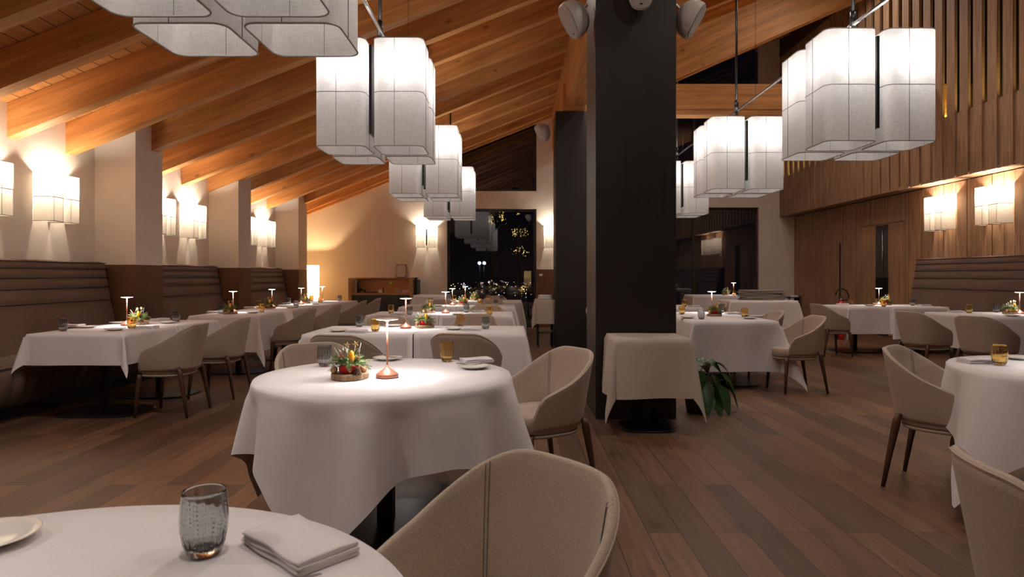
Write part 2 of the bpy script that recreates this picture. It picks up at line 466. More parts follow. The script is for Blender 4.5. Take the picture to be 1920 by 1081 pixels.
# far wall, left half: tall window and a sloping clerestory above
wy0, wy1 = YB, YB + .35
x0, x1 = X(838, YB), X(1006, YB)
zt, zc = Z(391, YB), Z(358, YB)
w = MB().box(-5.5, x0, wy0, wy1, 0, 7.5).box(x1, 1.3, wy0, wy1, 0, 7.5).box(x0, x1, wy0, wy1, zt, zc)
struct(w.build('wall_back', M['wall']))
struct(MB().box(x1, 1.3, wy0 - .006, wy0, 0, 1.40).build('wall_back_dado', M['wainscot']))
struct(MB().box(1.2, 1.3, YB, YR + .3, 0, 7.5).build('wall_jog', M['wall']))
def window(name, x0, x1, z0, z1, y, mull=(), slope=False, ft=.06):
    f = MB()
    d0, d1 = y + .10, y + .17
    f.box(x0, x0 + ft, d0, d1, z0, zr(x0) if slope else z1).box(x1 - ft, x1, d0, d1, z0, zr(x1) if slope else z1)
    f.box(x0 + ft, x1 - ft, d0, d1, z0, z0 + ft)
    if not slope: f.box(x0 + ft, x1 - ft, d0, d1, z1 - ft, z1)
    for mx in mull: f.box(mx - .04, mx + .04, d0 - .01, d1, z0 + ft, zr(mx) if slope else z1 - ft)
    o = struct(f.build(name, M['frame']))
    zz = (zr(x0), zr(x1)) if slope else (z1, z1)
    g = MB()
    ya, yb = y + .13, y + .14
    vs = [(x0, ya, z0), (x1, ya, z0), (x1, ya, zz[1] + .2 * slope), (x0, ya, zz[0] + .2 * slope)]
    vs += [(a, yb, c) for a, _, c in vs]
    g.add(vs, [(0, 1, 2, 3), (7, 6, 5, 4), (0, 4, 5, 1), (1, 5, 6, 2), (2, 6, 7, 3), (3, 7, 4, 0)])
    g.build('pane', M['pane'], o)
    return o
window('window_1', x0, x1, 0.0, zt, YB)
window('window_2', x0, x1, zc, 5.0, YB, slope=True)
struct(MB().box(x0, x1, YB, YB + .3, -.02, .045).build('window_sill', M['frame']))
# far wall, right half
rx0, rx1 = 2.2, X(1423, YR)
zt2, zc2 = Z(388.5, YR), Z(352, YR)
w = MB().box(1.2, rx0, YR, YR + .35, 0, 8.3).box(rx1, 8.2, YR, YR + .35, 0, 8.3).box(rx0, rx1, YR, YR + .35, zt2, zc2)
struct(w.build('wall_back_right', M['wall']))
window('window_3', rx0, rx1, 0.0, zt2, YR, mull=(X(1303, YR),))
window('window_4', rx0, rx1, zc2, 5.0, YR, slope=True, mull=(X(1303, YR),))
struct(MB().box(-5.6, 8.2, Y0 - .2, Y0, 0, 8.3).build('wall_front', M['soffit']))
# roof boards
vs = []
for y in (Y0 - .2, 18.2):
    for x, dz in ((-5.7, .36), (8.3, .36), (-5.7, .5), (8.3, .5)):
        vs.append((x, y, zr(x) + dz))
roof = MB().add(vs, [(0, 1, 5, 4), (2, 6, 7, 3), (0, 2, 3, 1), (4, 5, 7, 6), (0, 4, 6, 2), (1, 3, 7, 5)])
struct(roof.build('ceiling', M['roofboard']))
ang = math.atan(SL)
LEN = 13.6 / math.cos(ang)
RH = .33
for k in range(-10, 13):
    y = 6.61 + .864 * k
    if y > 17.5: continue
    bm = MB().box(0, LEN, 0, .145, 0, RH)
    o = struct(bm.build('ceiling_rafter', M['beam']))
    o.location = (WL - .12, y, zr(WL - .12))
    o.rotation_euler = (0, -ang, 0)
bb = MB().box(0, LEN * .5, 0, .1, 0, RH)
o = struct(bb.build('ceiling_rafter', M['beam'])); o.location = (WL - .12, YB - .10, zr(WL - .12) - .06); o.rotation_euler = (0, -ang, 0)
# long purlin over the steel pillars
struct(MB().box(.886, 1.22, 4.8, YB, 4.20, zr(.886) + .05).build('ceiling_purlin', M['beamY']))
# truss: tie beam and sloping rafter
ty = 11.12
tb = MB().box(.83, 7.6, ty, ty + .26, 4.04, 4.57).box(.83, 7.6, ty - .012, ty, 4.13, 4.57)
struct(tb.build('trim_1_tie_beam', M['beam']))
s2 = .437
xa, za = X(1262, ty), Z(151, ty)
tr = MB().box(0, 7.2, 0, .26, 0, .68)
o = struct(tr.build('trim_2_truss_rafter', M['beam'])); o.location = (xa - .25, ty - .01, za - .25 * s2); o.rotation_euler = (0, -math.atan(s2), 0)
# steel clad pillars
for nm, y0, zt_ in (('pillar_near', 5.55, 5.25), ('pillar_far', 11.0, 4.07)):
    e = .004
    p = MB()
    ring = [(.698 + e, y0), (1.397 - e, y0), (1.397, y0 + e), (1.397, y0 + .7 - e), (1.397 - e, y0 + .7), (.698 + e, y0 + .7), (.698, y0 + .7 - e), (.698, y0 + e)]
    p.loft([[(a, c, z) for a, c in ring] for z in (0, zt_)], smooth=False)
    struct(p.build(nm, M['steel']))
# right wall: planks below, boards and open slats above
zs0, zs1, zs2 = 2.87, 3.92, 7.22
SX = 7.27
random.seed(3)
struct(MB().box(WR, WR + .3, Y0, YR + .3, 0, 8.3).build('wall_right', M['dark']))
dY = (WR * FPX / (1700 - VX), WR * FPX / (1615 - VX))     # door
pl = MB(); y = 2.0; cnt = 0
while y < YR - .02:
    wd = random.choice((.10, .13, .13, .17, .22, .26)); gap = .009
    if cnt % 4 == 3: gap = .026
    y1 = min(y + wd, YR)
    if y1 <= dY[0] or y >= dY[1]:
        pl.box(WR - .03 - random.choice((0, 0, .004)), WR, y, y1 - gap, 0.0, zs0)
    elif y < dY[0]: pl.box(WR - .03, WR, y, dY[0] - gap, 0, zs0); y1 = dY[0]
    else:
        y1 = min(y1, dY[1]); pl.box(WR - .03, WR, y, y1 - gap, Z(413, dY[0]), zs0)
    y = y1; cnt += 1
struct(pl.build('wall_right_planks', M['slat']))
struct(MB().box(SX + .01, WR, 1.8, YR, zs0 + .02, zs0 + .05).build('trim_3_soffit', M['slat']))
lo = MB(); hi = MB(); y = 2.2; i = 0
while y < YR - .05:
    lo.box(SX + .03, SX + .055, y, y + .31, zs0, zs1)
    lo.box(SX, SX + .03, y + .02, y + .255, zs0, zs1)
    hi.box(SX, SX + .045, y + .02, y + .215, zs1 + .002, zs2)
    y += .31; i += 1
struct(lo.build('wall_right_lower_boards', M['slat']))
struct(hi.build('wall_right_slats', M['slat']))
struct(MB().box(SX + .055, WR - .02, 1.8, YR, zs1 - .03, zs1).build('trim_4_ledge', M['dark']))
struct(MB().box(WR - .03, WR - .005, 1.8, YR, zs1, zs2).build('wall_right_glazing', M['darkglass']))
struct(MB().box(SX - .0, WR, 1.8, YR, zs2 + .002, 8.0).build('trim_5_fascia', M['soffit']))
for yy in (4.5, 7.5, 10.5, 13.5, 16.3):
    d = bpy.data.lights.new('strip_light', 'AREA'); d.shape = 'RECTANGLE'; d.size = .02; d.size_y = 2.6
    d.energy = 7.0; d.color = (1.0, .74, .22)
    o = bpy.data.objects.new('strip_light', d); COL.objects.link(o); o.location = (SX + .25, yy, zs1 + .03); o.rotation_euler = (PI, 0, 0)
# door in the plank wall
dr = tag(MB().box(WR - .028, WR, dY[0] + .006, dY[1] - .006, 0.01, Z(413, dY[0]) - .012).build('door_1', M['slat']), kind='structure')
gy0, gy1 = WR * FPX / (1668 - VX), WR * FPX / (1645 - VX)
MB().box(WR - .036, WR - .029, gy0, gy1, 1.22, Z(413, dY[0]) - .03).build('door_glass', M['silverglass'], dr)
MB().box(WR - .040, WR - .029, gy0, gy1, .02, 1.21).build('door_kick_panel', M['black'], dr)
yy = WR * FPX / (1660 - VX)
MB().tube([(WR - .06, yy, 1.25), (WR - .06, yy, 2.2)], .012).build('door_handle', M['chrome'], dr)
yy = WR * FPX / (1578 - VX)
struct(MB().box(WR - .045, WR - .028, yy - .02, yy + .02, 0.0, 2.02).build('trim_6_slot', M['dark']))
# skirting
struct(MB().box(x1, .69, YB - .018, YB - .006, 0, .07).build('baseboard_back', M['wainscot']))
# light switch on the brown band
MB().box(X(1011, YB), X(1017, YB), YB - .022, YB - .006, Z(517, YB), Z(513, YB)).build('wall_switch', M['white'])
tag(bpy.data.objects['wall_switch'], 'small white switch plate on the brown wall band beside the tall window', 'switch')
# night outside
struct(MB().box(-60, 60, 18.5, 140, -6.2, -6.0).build('ground_outside', M['night']))

# ------------------------------------------------------------------ banquettes
def banquette(name, label, x_front, x_back, y0, y1, lines, side=1, mat=M['bench']):
    """side=1: back against the left wall, facing +x; side=-1 mirrored"""
    t = thing(name, label, 'bench', (x_back, y0, 0))
    S = side; L = y1 - y0
    sf = abs(x_front - x_back)
    bk = MB(); prof = []
    zz = [.44] + lines
    def face(z): return .36 - .20 * ((z - .44) / (zz[-1] - .44)) ** .8
    for i in range(len(zz) - 1):
        a, c = zz[i], zz[i + 1]
        for j in range(8):
            u = j / 8
            z = a + (c - a) * u
            prof.append((face(z) + .008 * math.sin(PI * u) ** .5, z))
    prof.append((face(zz[-1]), zz[-1])); prof.append((face(zz[-1]) - .05, zz[-1] + .02)); prof.append((.0, zz[-1] + .02)); prof.append((0, .2)); prof.append((.34, .2))
    rings = []
    for k, yy in enumerate((0, .012, .04, .09, L - .09, L - .04, L - .012, L)):
        q = (0, .5, .85, 1, 1, .85, .5, 0)[k]
        rings.append([(S * (max(0, x - .05 * (1 - q)) if x > .05 else x), yy, z - (.03 * (1 - q) if z > 1.2 else 0)) for x, z in prof])
    if S > 0: rings = [list(reversed(r)) for r in rings]
    bk.loft(rings, True, True, True, True)
    bk.build('backrest', mat, t)
    for z in zz[1:]:
        e = face(z) + .004
        MB().tube([(S * e, .03, z), (S * e, L * .5, z - .004), (S * e, L - .03, z)], .0065, 6).build('piping', M['piping'], t)
    st = MB(); fp = [(.30, .47), (sf - .10, .475), (sf - .03, .465), (sf, .44), (sf + .01, .38), (sf, .30), (sf - .03, .22), (sf - .07, .16), (sf - .12, .12), (.30, .12)]
    n = max(4, int(L / .0155)); rings = []
    for k in range(n + 1):
        yy = L * k / n
        w_ = abs(math.sin(PI * yy / .155)) ** .40
        rings.append([(S * (x - (.045 * (1 - w_) if (x > sf - .14 and z < .46) else 0)), yy, z) for x, z in fp])
    if S > 0: rings = [list(reversed(r)) for r in rings]
    st.loft(rings, True, True, True, True)
    st.build('seat', mat, t)
    for k in range(1, int(L / .155) + 1):
        yy = k * .155
        if yy > L - .03: break
        MB().tube([(S * (x - (.034 if x > sf - .14 else 0)), yy, z) for x, z in fp[1:9]], .007, 5).build('rib_piping', M['piping'], t)
    e = sf - .012
    MB().tube([(S * e, 0, .468), (S * e, L, .468)], .006, 6).build('piping', M['piping'], t)
    MB().box(min(S * .1, S * (sf - .2)), max(S * .1, S * (sf - .2)), .02, L - .02, 0.0, .125).build('plinth', M['black'], t)
    return t
LN = [.95, 1.105, 1.22, 1.323, 1.395]
banquette('banquette', 'long dark brown bench with ribbed seat nearest on the left wall', -4.2, WL + .015, 3.2, 7.95, LN)
banquette('banquette', 'dark brown bench between the first two piers, under paired wall lamps', -4.2, WL + .015, 8.63, 10.93, LN)
banquette('banquette', 'small brown bench between the two farthest left wall piers', -4.2, WL + .015, 11.51, 13.97, LN)
banquette('banquette', 'long dark brown bench against the oak plank wall', 6.98, WR - .04, 5.6, 12.0, [1.02, 1.20, 1.33, 1.45, 1.54], side=-1)

# ------------------------------------------------------------------ lamps
def pendant():
    """four cloth shades round a dark plate, hung on one rod"""
    t = thing('pendant_lamp', 'x', 'pendant lamp')
    s, h, r = .43, .93, .065
    sp = .071
    def plan(a, z, k=7):
        pts = []
        for cx, cyy, t0 in ((a - r, a - r, 0), (-a + r, a - r, 90), (-a + r, -a + r, 180), (a - r, -a + r, 270)):
            for j in range(k):
                tt = math.radians(t0 + 90 * j / (k - 1))
                pts.append((cx + r * math.cos(tt), cyy + r * math.sin(tt), z))
        return pts
    a = s / 2
    first = None
    for sx in (-1, 1):
        for sy in (-1, 1):
            c = (sx * (a + sp / 2), sy * (a + sp / 2), 0)
            if first is None:
                sh = MB().loft([plan(a, z) for z in (0, h * .25, h * .5, h * .75, h)], True, False, False, True).build('shade', M['shade'], t)
                for z in (0.0, h):
                    P = plan(a, z); MB().tube(P + [P[0], P[1]], .0045, 6, cap=False).build('rim', M['ring'], sh)
                wr = MB()
                P = plan(a + .0012, h * .5); wr.tube(P + [P[0], P[1]], .0026, 5, cap=False)
                for dx, dy in ((1, 0), (-1, 0), (0, 1), (0, -1)):
                    ox, oy = dx * (a + .0015), dy * (a + .0015)
                    ox += .03 * dy; oy -= .03 * dx
                    wr.tube([(ox, oy, 0), (ox, oy, h)], .0022, 5, cap=False)
                wr.build('wire_frame', M['wire'], sh)
                light('POINT', sh, (.02, -.05, h * .77), W_PEND, C_PEND, .03)
                first = sh
            else:
                sh = clone(first, t)
            sh.location = c
    MB().box(-.012, .012, -.40, .40, .12, h - .04).box(-.40, .40, -.012, .012, .12, h - .04).build('centre_plate', M['black'], t)
    MB().tube([(0, 0, h - .06), (0, 0, h + .18)], .022, 12).tube([(0, 0, h + .16), (0, 0, 3.2)], .016, 12).build('hanging_rod', M['black'], t)
    MB().tube([(0, 0, h + .20), (0, 0, h + .32)], .027, 12).build('rod_joint', M['black'], t)
    return t
pz = 2.36
pend = pendant()
PL = [(-1.255, 2.80, 'big pendant of four white cloth shades hanging nearest, cut by the top edge'),
      (-1.26, 5.965, 'four-shade white pendant over the central round table'),
      (-1.26, 9.16, 'four-shade white pendant before the back wall lamp, second smallest of its row'),
      (-1.26, 12.46, 'smallest four-shade white pendant, closest to the tall dark window'),
      (3.04, 5.76, 'large four-shade pendant in front of the oak slat wall'),
      (3.00, 8.68, 'four-shade white pendant below the horizontal timber tie beam'),
      (3.00, 11.87, 'four-shade white pendant half hidden behind the dark steel pillar')]
for px_, py_, lb in PL:
    place(pend, USED, (px_, py_, pz), 0, lb, 'four-shade cloth pendants')
for nm, xx, ya, yb in (('a', -1.26, .4, 13.2), ('b', 3.02, 2.6, 12.6)):
    rl = thing('suspension_rail', 'long slim grey rail linking the pendants of the ' + ('row over the centre tables' if nm == 'a' else 'row near the oak wall'), 'rail', (xx + (.018 if nm == 'a' else .02), ya, 3.50))
    MB().tube([(0, 0, 0), (0, yb - ya, 0)], .016, 10).build('rail', M['chrome'], rl)
    for k in (.15, .55, .9):
        MB().tube([(0, (yb - ya) * k, .01), (0, (yb - ya) * k, 2.4 if nm == 'b' else 1.1)], .0025, 5).build('cable', M['black'], rl)

def sconce(scale=1.0):
    """two small rounded cloth shades on a dark bar; local x = along the wall, -y = out of the wall"""
    t = thing('wall_lamp', 'x', 'wall lamp')
    w, d, h, g, r = .215 * scale, .195 * scale, .515 * scale, .045 * scale, .05 * scale
    first = None
    for sx in (-1, 1):
        if first is None:
            def plan(z, e=0, k=6):
                pts = []
                a = w / 2 + e
                for j in range(k):
                    tt = PI / 2 * j / (k - 1)
                    pts.append((a - r + r * math.sin(tt) if 1 else 0, -(d - r) - r * math.cos(tt), z))
                left = [(-x, y, z) for x, y, z in pts]
                # from the wall on the left, round the front, back to the wall on the right
                left_path = [(-a, -.004, z)] + [(-p[0], p[1], z) for p in reversed(pts)]
                right_path = [(p[0], p[1], z) for p in pts] + [(a, -.004, z)]
                return left_path + right_path
            sh = MB().loft([plan(z) for z in (0, h * .5, h)], False, False, False, True).build('shade', M['sconceshade'], t)
            rg = MB()
            for z in (0.0, h * .5, h): rg.tube(plan(z, .001), .0030 * scale, 5)
            for xx in (-w * .32, w * .32): rg.tube([(xx, -d - .001, 0), (xx, -d - .001, h)], .0020 * scale, 5)
            rg.build('wire_frame', M['wire'], sh)
            light('POINT', sh, (0, -d * .60, h * .84), W_SCON * scale ** 2, C_SCON, .025)
            first = sh
        else:
            sh = clone(first, t)
        sh.location = (sx * (w / 2 + g / 2), 0, 0)
    MB().box(-g * .4, g * .4, -d * .5, -.003, .06 * scale, h - .08 * scale).build('bracket', M['black'], t)
    return t
sc1 = sconce(1.03); sc2 = sconce(1.17)
zs = 1.24 + .585 * 1.03
for ye, lb in ((6.46 - .23, 'wall lamp with glowing cloth shades cut by the photo edge, nearest on the left wall'),
               (7.44 - .23, 'bright twin-shade wall lamp between the edge lamp and the first pier'),
               (9.55 - .23, 'twin-shade wall lamp half hidden behind the first pier'),
               (10.49 - .23, 'twin-shade wall lamp just before the second pier'),
               (12.54 - .23, 'small wall lamp half hidden behind the second pier'),
               (13.51 - .23, 'small twin-shade wall lamp just before the farthest pier'),
               (3.1, 'wall lamp with two cloth shades on the left wall outside the view')):
    if ye < 3.5: continue
    place(sc1, USED, (WL, ye, zs), PI / 2, lb, 'wall lamps along the plaster wall')
for xx, lb in ((X(801, YB), 'twin-shade wall lamp on the far wall beside the tall window'), (X(1029, YB) + .13, 'wall lamp on the far wall, partly hidden by the far steel pillar')):
    place(sc1, USED, (xx, YB, zs + .07), 0, lb, 'wall lamps on the far wall')
for (pa, pb), lb in (((1735, 1795), 'twin-shade wall lamp on the oak planks, closer to the door'), ((1831, 1903), 'larger looking wall lamp on the oak planks above the bench')):
    yn = WR * FPX / (pb - VX)
    place(sc2, USED, (WR - .036, yn + .26, Z(429.5 if pa < 1800 else 417.6, yn)), -PI / 2, lb, 'wall lamps on the oak planks')

def table_lamp():
    t = thing('table_lamp', 'x', 'table lamp')
    MB().lathe([(.050, 0), (.054, .002), (.054, .016), (.053, .018), (.030, .034), (.012, .047), (.005, .056), (.0045, .06)], 32).build('base', M['copper'], t)
    MB().tube([(0, 0, .055), (0, 0, .272)], .0042, 10).build('stem', M['copper'], t)
    MB().lathe([(.0045, .264), (.011, .271), (.012, .2745), (.030, .2765), (.050, .2792), (.055, .2805), (.055, .283), (.020, .2865), (.001, .287)], 32).build('lamp_head', M['lamphead'], t)
    MB().lathe([(.0125, .2742), (.030, .2757), (.050, .2785), (.0535, .2800)], 32, cap0=False, cap1=False).build('diffuser', M['lens'], t)
    light('AREA', t, (0, 0, .262), W_TABLE, C_TABLE, .09, spread=math.radians(150))
    return t
TL = table_lamp()

# ------------------------------------------------------------------ chairs
def chair():
    t = thing('dining_chair', 'x', 'chair')
    zb, zt_ = .405, .80
    NU, NV = 56, 12
    def h(s):
        a = abs(s)
        u = min(1, max(0, (a - .14) / .74)); u = u * u / (u + .30) * 1.30; sm = u ** 1.15
        z = zt_ - .205 * sm
        if a > .86:
            q = (a - .86) / .14
            z = zb + (z - zb) * math.sqrt(max(0, 1 - (q * .985) ** 2.2))
        return z
    def P(s, v):
        ph = s * 2.02
        z = zb + (h(s) - zb) * v
        k = (z - zb) / (zt_ - zb)
        a = .222 + .072 * k ** .75; bq = .225 + .065 * k
        sn, cs = math.sin(ph), math.cos(ph)
        x = a * math.copysign(abs(sn) ** .82, sn)
        y = -bq * abs(cs) ** .82 if cs > 0 else (.20 + .02 * k) * (-cs) * 2.1
        return Vector((x, y - .01, z))
    def Nn(s, v):
        e = .004
        s0, s1 = max(-1, s - e), min(1, s + e)
        v0, v1 = max(0, v - .02), min(1, v + .02)
        n_ = (P(s1, v) - P(s0, v)).cross(P(s, v1) - P(s, v0))
        n_.normalize()
        c = P(s, v); 
        if n_.x * c.x + n_.y * (c.y - .02) < 0: n_ = -n_
        return n_
    sh = MB(); rows = []
    T = .024
    ss = [(-1 + 2 * i / NU) for i in range(NU + 1)]
    outer = [[P(s, j / NV) for j in range(NV + 1)] for s in ss]
    inner = [[P(s, j / NV) - Nn(s, max(.05, j / NV)) * T for j in range(NV + 1)] for s in ss]
    rings = []
    for i, s in enumerate(ss):
        o_, n_ = outer[i], inner[i]
        top_o, top_i = o_[-1], n_[-1]
        m1 = top_o.lerp(top_i, .2) + Vector((0, 0, .007)); m2 = top_o.lerp(top_i, .5) + Vector((0, 0, .010)); m3 = top_o.lerp(top_i, .8) + Vector((0, 0, .007))
        rings.append([tuple(p) for p in o_] + [tuple(m1), tuple(m2), tuple(m3)] + [tuple(p) for p in reversed(n_)])
    sh.loft(rings, True, True, True, True)
    sh.build('backrest', M['chair'], t)
    for off in (-.385, -.362, .362, .385):
        pi_ = [P(off, j / 10) - Nn(off, max(.05, j / 10)) * (T + .0008) for j in range(1, 11)]
        po_ = [P(off, j / 10) + Nn(off, max(.05, j / 10)) * .0006 for j in range(0, 11)]
        MB().tube(pi_ + [P(off, 1).lerp(pi_[-1], .5) + Vector((0, 0, .010))], .0010, 4).build('seam', M['seam'], t)
    # welt along the outer edge of the rim
    MB().tube([P(s, 1) + Vector((0, 0, .003)) for s in ss[2:-2]], .0022, 5).build('welt', M['chair'], t)
    st = MB()
    def ring(sc, z):
        out = []
        for j in range(40):
            a = 2 * PI * j / 40; c, s_ = math.cos(a), math.sin(a)
            y = .245 if s_ > 0 else .20
            out.append((.212 * sc * math.copysign(abs(c) ** .72, c), y * sc * math.copysign(abs(s_) ** .72, s_), z))
        return out
    st.loft([ring(.93, .375), ring(1.0, .385), ring(1.01, .43), ring(1.0, .462), ring(.95, .474), ring(.8, .480), ring(.4, .482), ring(.05, .482)], smooth=True)
    st.build('seat', M['chair'], t)
    MB().loft([ring(.90, .352), ring(.98, .358), ring(1.0, .374)], smooth=True).build('seat_base', M['chair'], t)
    for sx in (-1, 1):
        for sy in (-1, 1):
            lg = MB()
            if sy < 0:
                pts = [(sx * .196, -.170, .44), (sx * .200, -.186, .40), (sx * .200, -.195, .35), (sx * .207, -.222, .2), (sx * .214, -.255, 0.0)]
                rr = [.010, .022, .022, .017, .0115]
            else:
                pts = [(sx * .186, .175, .378), (sx * .190, .180, .33), (sx * .198, .19, .2), (sx * .207, .205, 0.0)]
                rr = [.023, .022, .018, .0115]
            lg.tube(pts, rr, 10)
            lg.build('leg', M['leg'], t)
    return t
CH = chair()
def ch(x, y, deg, label, group):
    place(CH, USED, (x, y, 0), math.radians(deg - 90), label, group)
G1 = 'taupe barrel chairs'
ch(-.10, 1.32, 221, 'large taupe felt chair nearest the camera beside the foreground round table', G1)
ch(1.36, 1.45, -12, 'taupe felt chair cut by the bottom right corner of the photo', G1)
ch(.135, 3.69, 211, 'taupe chair at the central round table, in front of the dark pillars', G1)
ch(-1.15, 3.88, -55, 'taupe chair behind the central round table, back partly hidden by centrepiece', G1)
ch(-1.27, 4.97, 78, 'taupe chair tucked at the first long centre table, back to camera, above the red pot', G1)
ch(-.375, 5.08, 78, 'taupe chair at the first long centre table, behind the amber tumbler, back to camera', G1)
ch(-1.39, 6.72, -88, 'chair facing the camera behind the first long centre table, by the small copper lamp', G1)
ch(-.45, 7.00, -92, 'chair facing the camera behind the first long centre table, above the grey tumbler', G1)
ch(-1.40, 9.30, -88, 'chair facing the camera behind the second long centre table, lamp side', G1)
ch(-.44, 9.42, -92, 'chair facing the camera behind the second long centre table, by the aisle', G1)
ch(-1.35, 11.52, -88, 'small chair behind the third long centre table, nearer the sideboard', G1)
ch(-.45, 11.56, -92, 'small chair behind the third long centre table, nearer the dark pillar', G1)
ch(-.43, 13.62, -90, 'farthest centre chair, between the last centre table and the tall window', G1)
G2 = 'taupe chairs facing the benches'
ch(-3.12, 5.80, 180, 'taupe chair with walnut legs at the nearest banquette table', G2)
ch(-3.08, 6.64, 180, 'second taupe chair along the bench row, at the far half of the nearest banquette table', G2)
ch(-2.93, 8.40, 180, 'third taupe chair along the bench row, at the second banquette table', G2)
ch(-2.93, 9.62, 180, 'fourth taupe chair along the bench row, at the third banquette table', G2)
ch(-2.93, 11.3, 180, 'fifth taupe chair along the bench row, overlapping the last one', G2)
ch(-2.93, 12.5, 180, 'farthest taupe chair of the bench row, in front of the sideboard', G2)
G3 = 'taupe chairs beyond the pillar'
ch(3.02, 6.93, 184, 'taupe chair pulled up to the white table right of the pillar, legs visible', G3)
ch(3.02, 7.98, 184, 'taupe chair behind the first one at the table right of the pillar', G3)
ch(3.10, 10.35, 190, 'small taupe chair before the stack of grey cloths', G3)
ch(1.42, 10.3, -90, 'chair seen as a sliver between the two steel pillars', G3)
ch(4.93, 9.97, 5, 'taupe chair at the end of the table with the yellow flower, facing the oak wall', G3)
ch(5.00, 7.80, 15, 'taupe chair between the oak wall table and the table before the brown bench', G3)
ch(5.17, 7.00, 25, 'large taupe chair in front of the brown bench table, cut by the photo edge', G3)
ch(2.50, 3.74, -46, 'taupe chair with splayed walnut legs at the round table on the right edge', G3)

# ------------------------------------------------------------------ tables and cloths
def table_rect(x0, x1, y0, y1, label, base=(.37, .28), z=.742):
    cx, cyy = (x0 + x1) / 2, (y0 + y1) / 2
    t = thing('dining_table', label, 'table', (cx, cyy, 0))
    MB().box(x0 - cx + .006, x1 - cx - .006, y0 - cyy + .006, y1 - cyy - .006, z - .028, z).build('tabletop', M['oakwarm'], t)
    MB().box(-.028, .028, -.028, .028, .016, z - .028).build('pedestal', M['black'], t)
    b = MB(); k = 40
    b.loft([superell(base[0], base[1], 3.6, k, z=0), superell(base[0], base[1], 3.6, k, z=.010), superell(base[0] * .97, base[1] * .97, 3.6, k, z=.016)], smooth=False)
    b.build('base_plate', M['black'], t)
    return t
def axis_pts(a, b, d0, d1, n, nd):
    """cloth parameter along one direction: (flat coordinate, overhang)"""
    out = []
    for i in range(nd): out.append((a, -d0 * (1 - i / nd)))
    for i in range(n + 1): out.append((a + (b - a) * i / n, 0.0))
    for i in range(1, nd + 1): out.append((b, d1 * i / nd))
    return out
def cloth_rect(x0, x1, y0, y1, drops, label, seed=0, z=.75, mat=None, flare=.17, wave=.010, name='tablecloth', tuck=None):
    rnd = random.Random(seed)
    xm, xp, ym, yp = drops
    nd = 14
    ax = axis_pts(x0, x1, xm, xp, 16, nd if max(xm, xp) > .05 else 2); ay = axis_pts(y0, y1, ym, yp, 14, nd if max(ym, yp) > .05 else 2)
    f1, f2, p1, p2 = rnd.uniform(7, 10), rnd.uniform(11, 15), rnd.uniform(0, 6), rnd.uniform(0, 6)
    fl = [flare * rnd.uniform(.75, 1.25) for _ in range(4)]
    m_ = MB(); rings = []
    for (xf, xo) in ax:
        r = []
        for (yf, yo) in ay:
            sx = -1 if xo < 0 else 1; sy = -1 if yo < 0 else 1
            p, q = abs(xo), abs(yo)
            if p == 0 and q == 0:
                ex = min(xf - x0, x1 - xf, yf - y0, y1 - yf)
                r.append((xf, yf, z + .0012 * math.sin(xf * 9 + p1) * math.sin(yf * 8 + p2) - (.0015 if ex < .001 else 0)))
                continue
            if q == 0 or p == 0:
                d = max(p, q); along = yf if q == 0 else xf
                u = d / .5
                off = .008 + .03 * u + wave * u * (1.2 * math.sin(along * f1 + p1) + .6 * math.sin(along * f2 + p2))
                # swing out toward the corners so the side meets the hanging point
                lo, hi = (y0, y1) if q == 0 else (x0, x1)
                dx_, dy_ = (sx * off, 0) if q == 0 else (0, sy * off)
                r.append((xf + dx_, yf + dy_, z - .004 - d))
                continue
            rad = math.hypot(p, q); ph = math.atan2(q, p)
            u = rad / .5
            cidx = (0 if sx < 0 else 1) + (0 if sy < 0 else 2)
            out = .008 + .03 * u + fl[cidx] * rad * math.sin(2 * ph) ** 1.0
            # pinched fold: two flanks fall nearly vertical, the ridge stands away
            aa = PI / 4 + (ph - PI / 4) * (1 - .35 * math.sin(2 * ph))
            ox = out * math.cos(aa) * (1 if p >= q else .95) ; oy = out * math.sin(aa)
            side = .008 + .03 * u
            w1 = max(0, math.cos(2 * ph)) if p > q else 0
            ox = sx * (ox * math.sin(2 * ph) + side * math.cos(ph) ** 2); oy = sy * (oy * math.sin(2 * ph) + side * math.sin(ph) ** 2)
            r.append((xf + ox, yf + oy, z - .004 - rad * (.985)))
        rings.append(r)
    n1, n2 = len(rings), len(rings[0])
    vs = [p for r in rings for p in r]
    fs = [(i * n2 + j, (i + 1) * n2 + j, (i + 1) * n2 + j + 1, i * n2 + j + 1) for i in range(n1 - 1) for j in range(n2 - 1)]
    m_.add(vs, fs, True)
    o = m_.build(name, mat or M['cloth'])
    return tag(o, label, 'tablecloth')
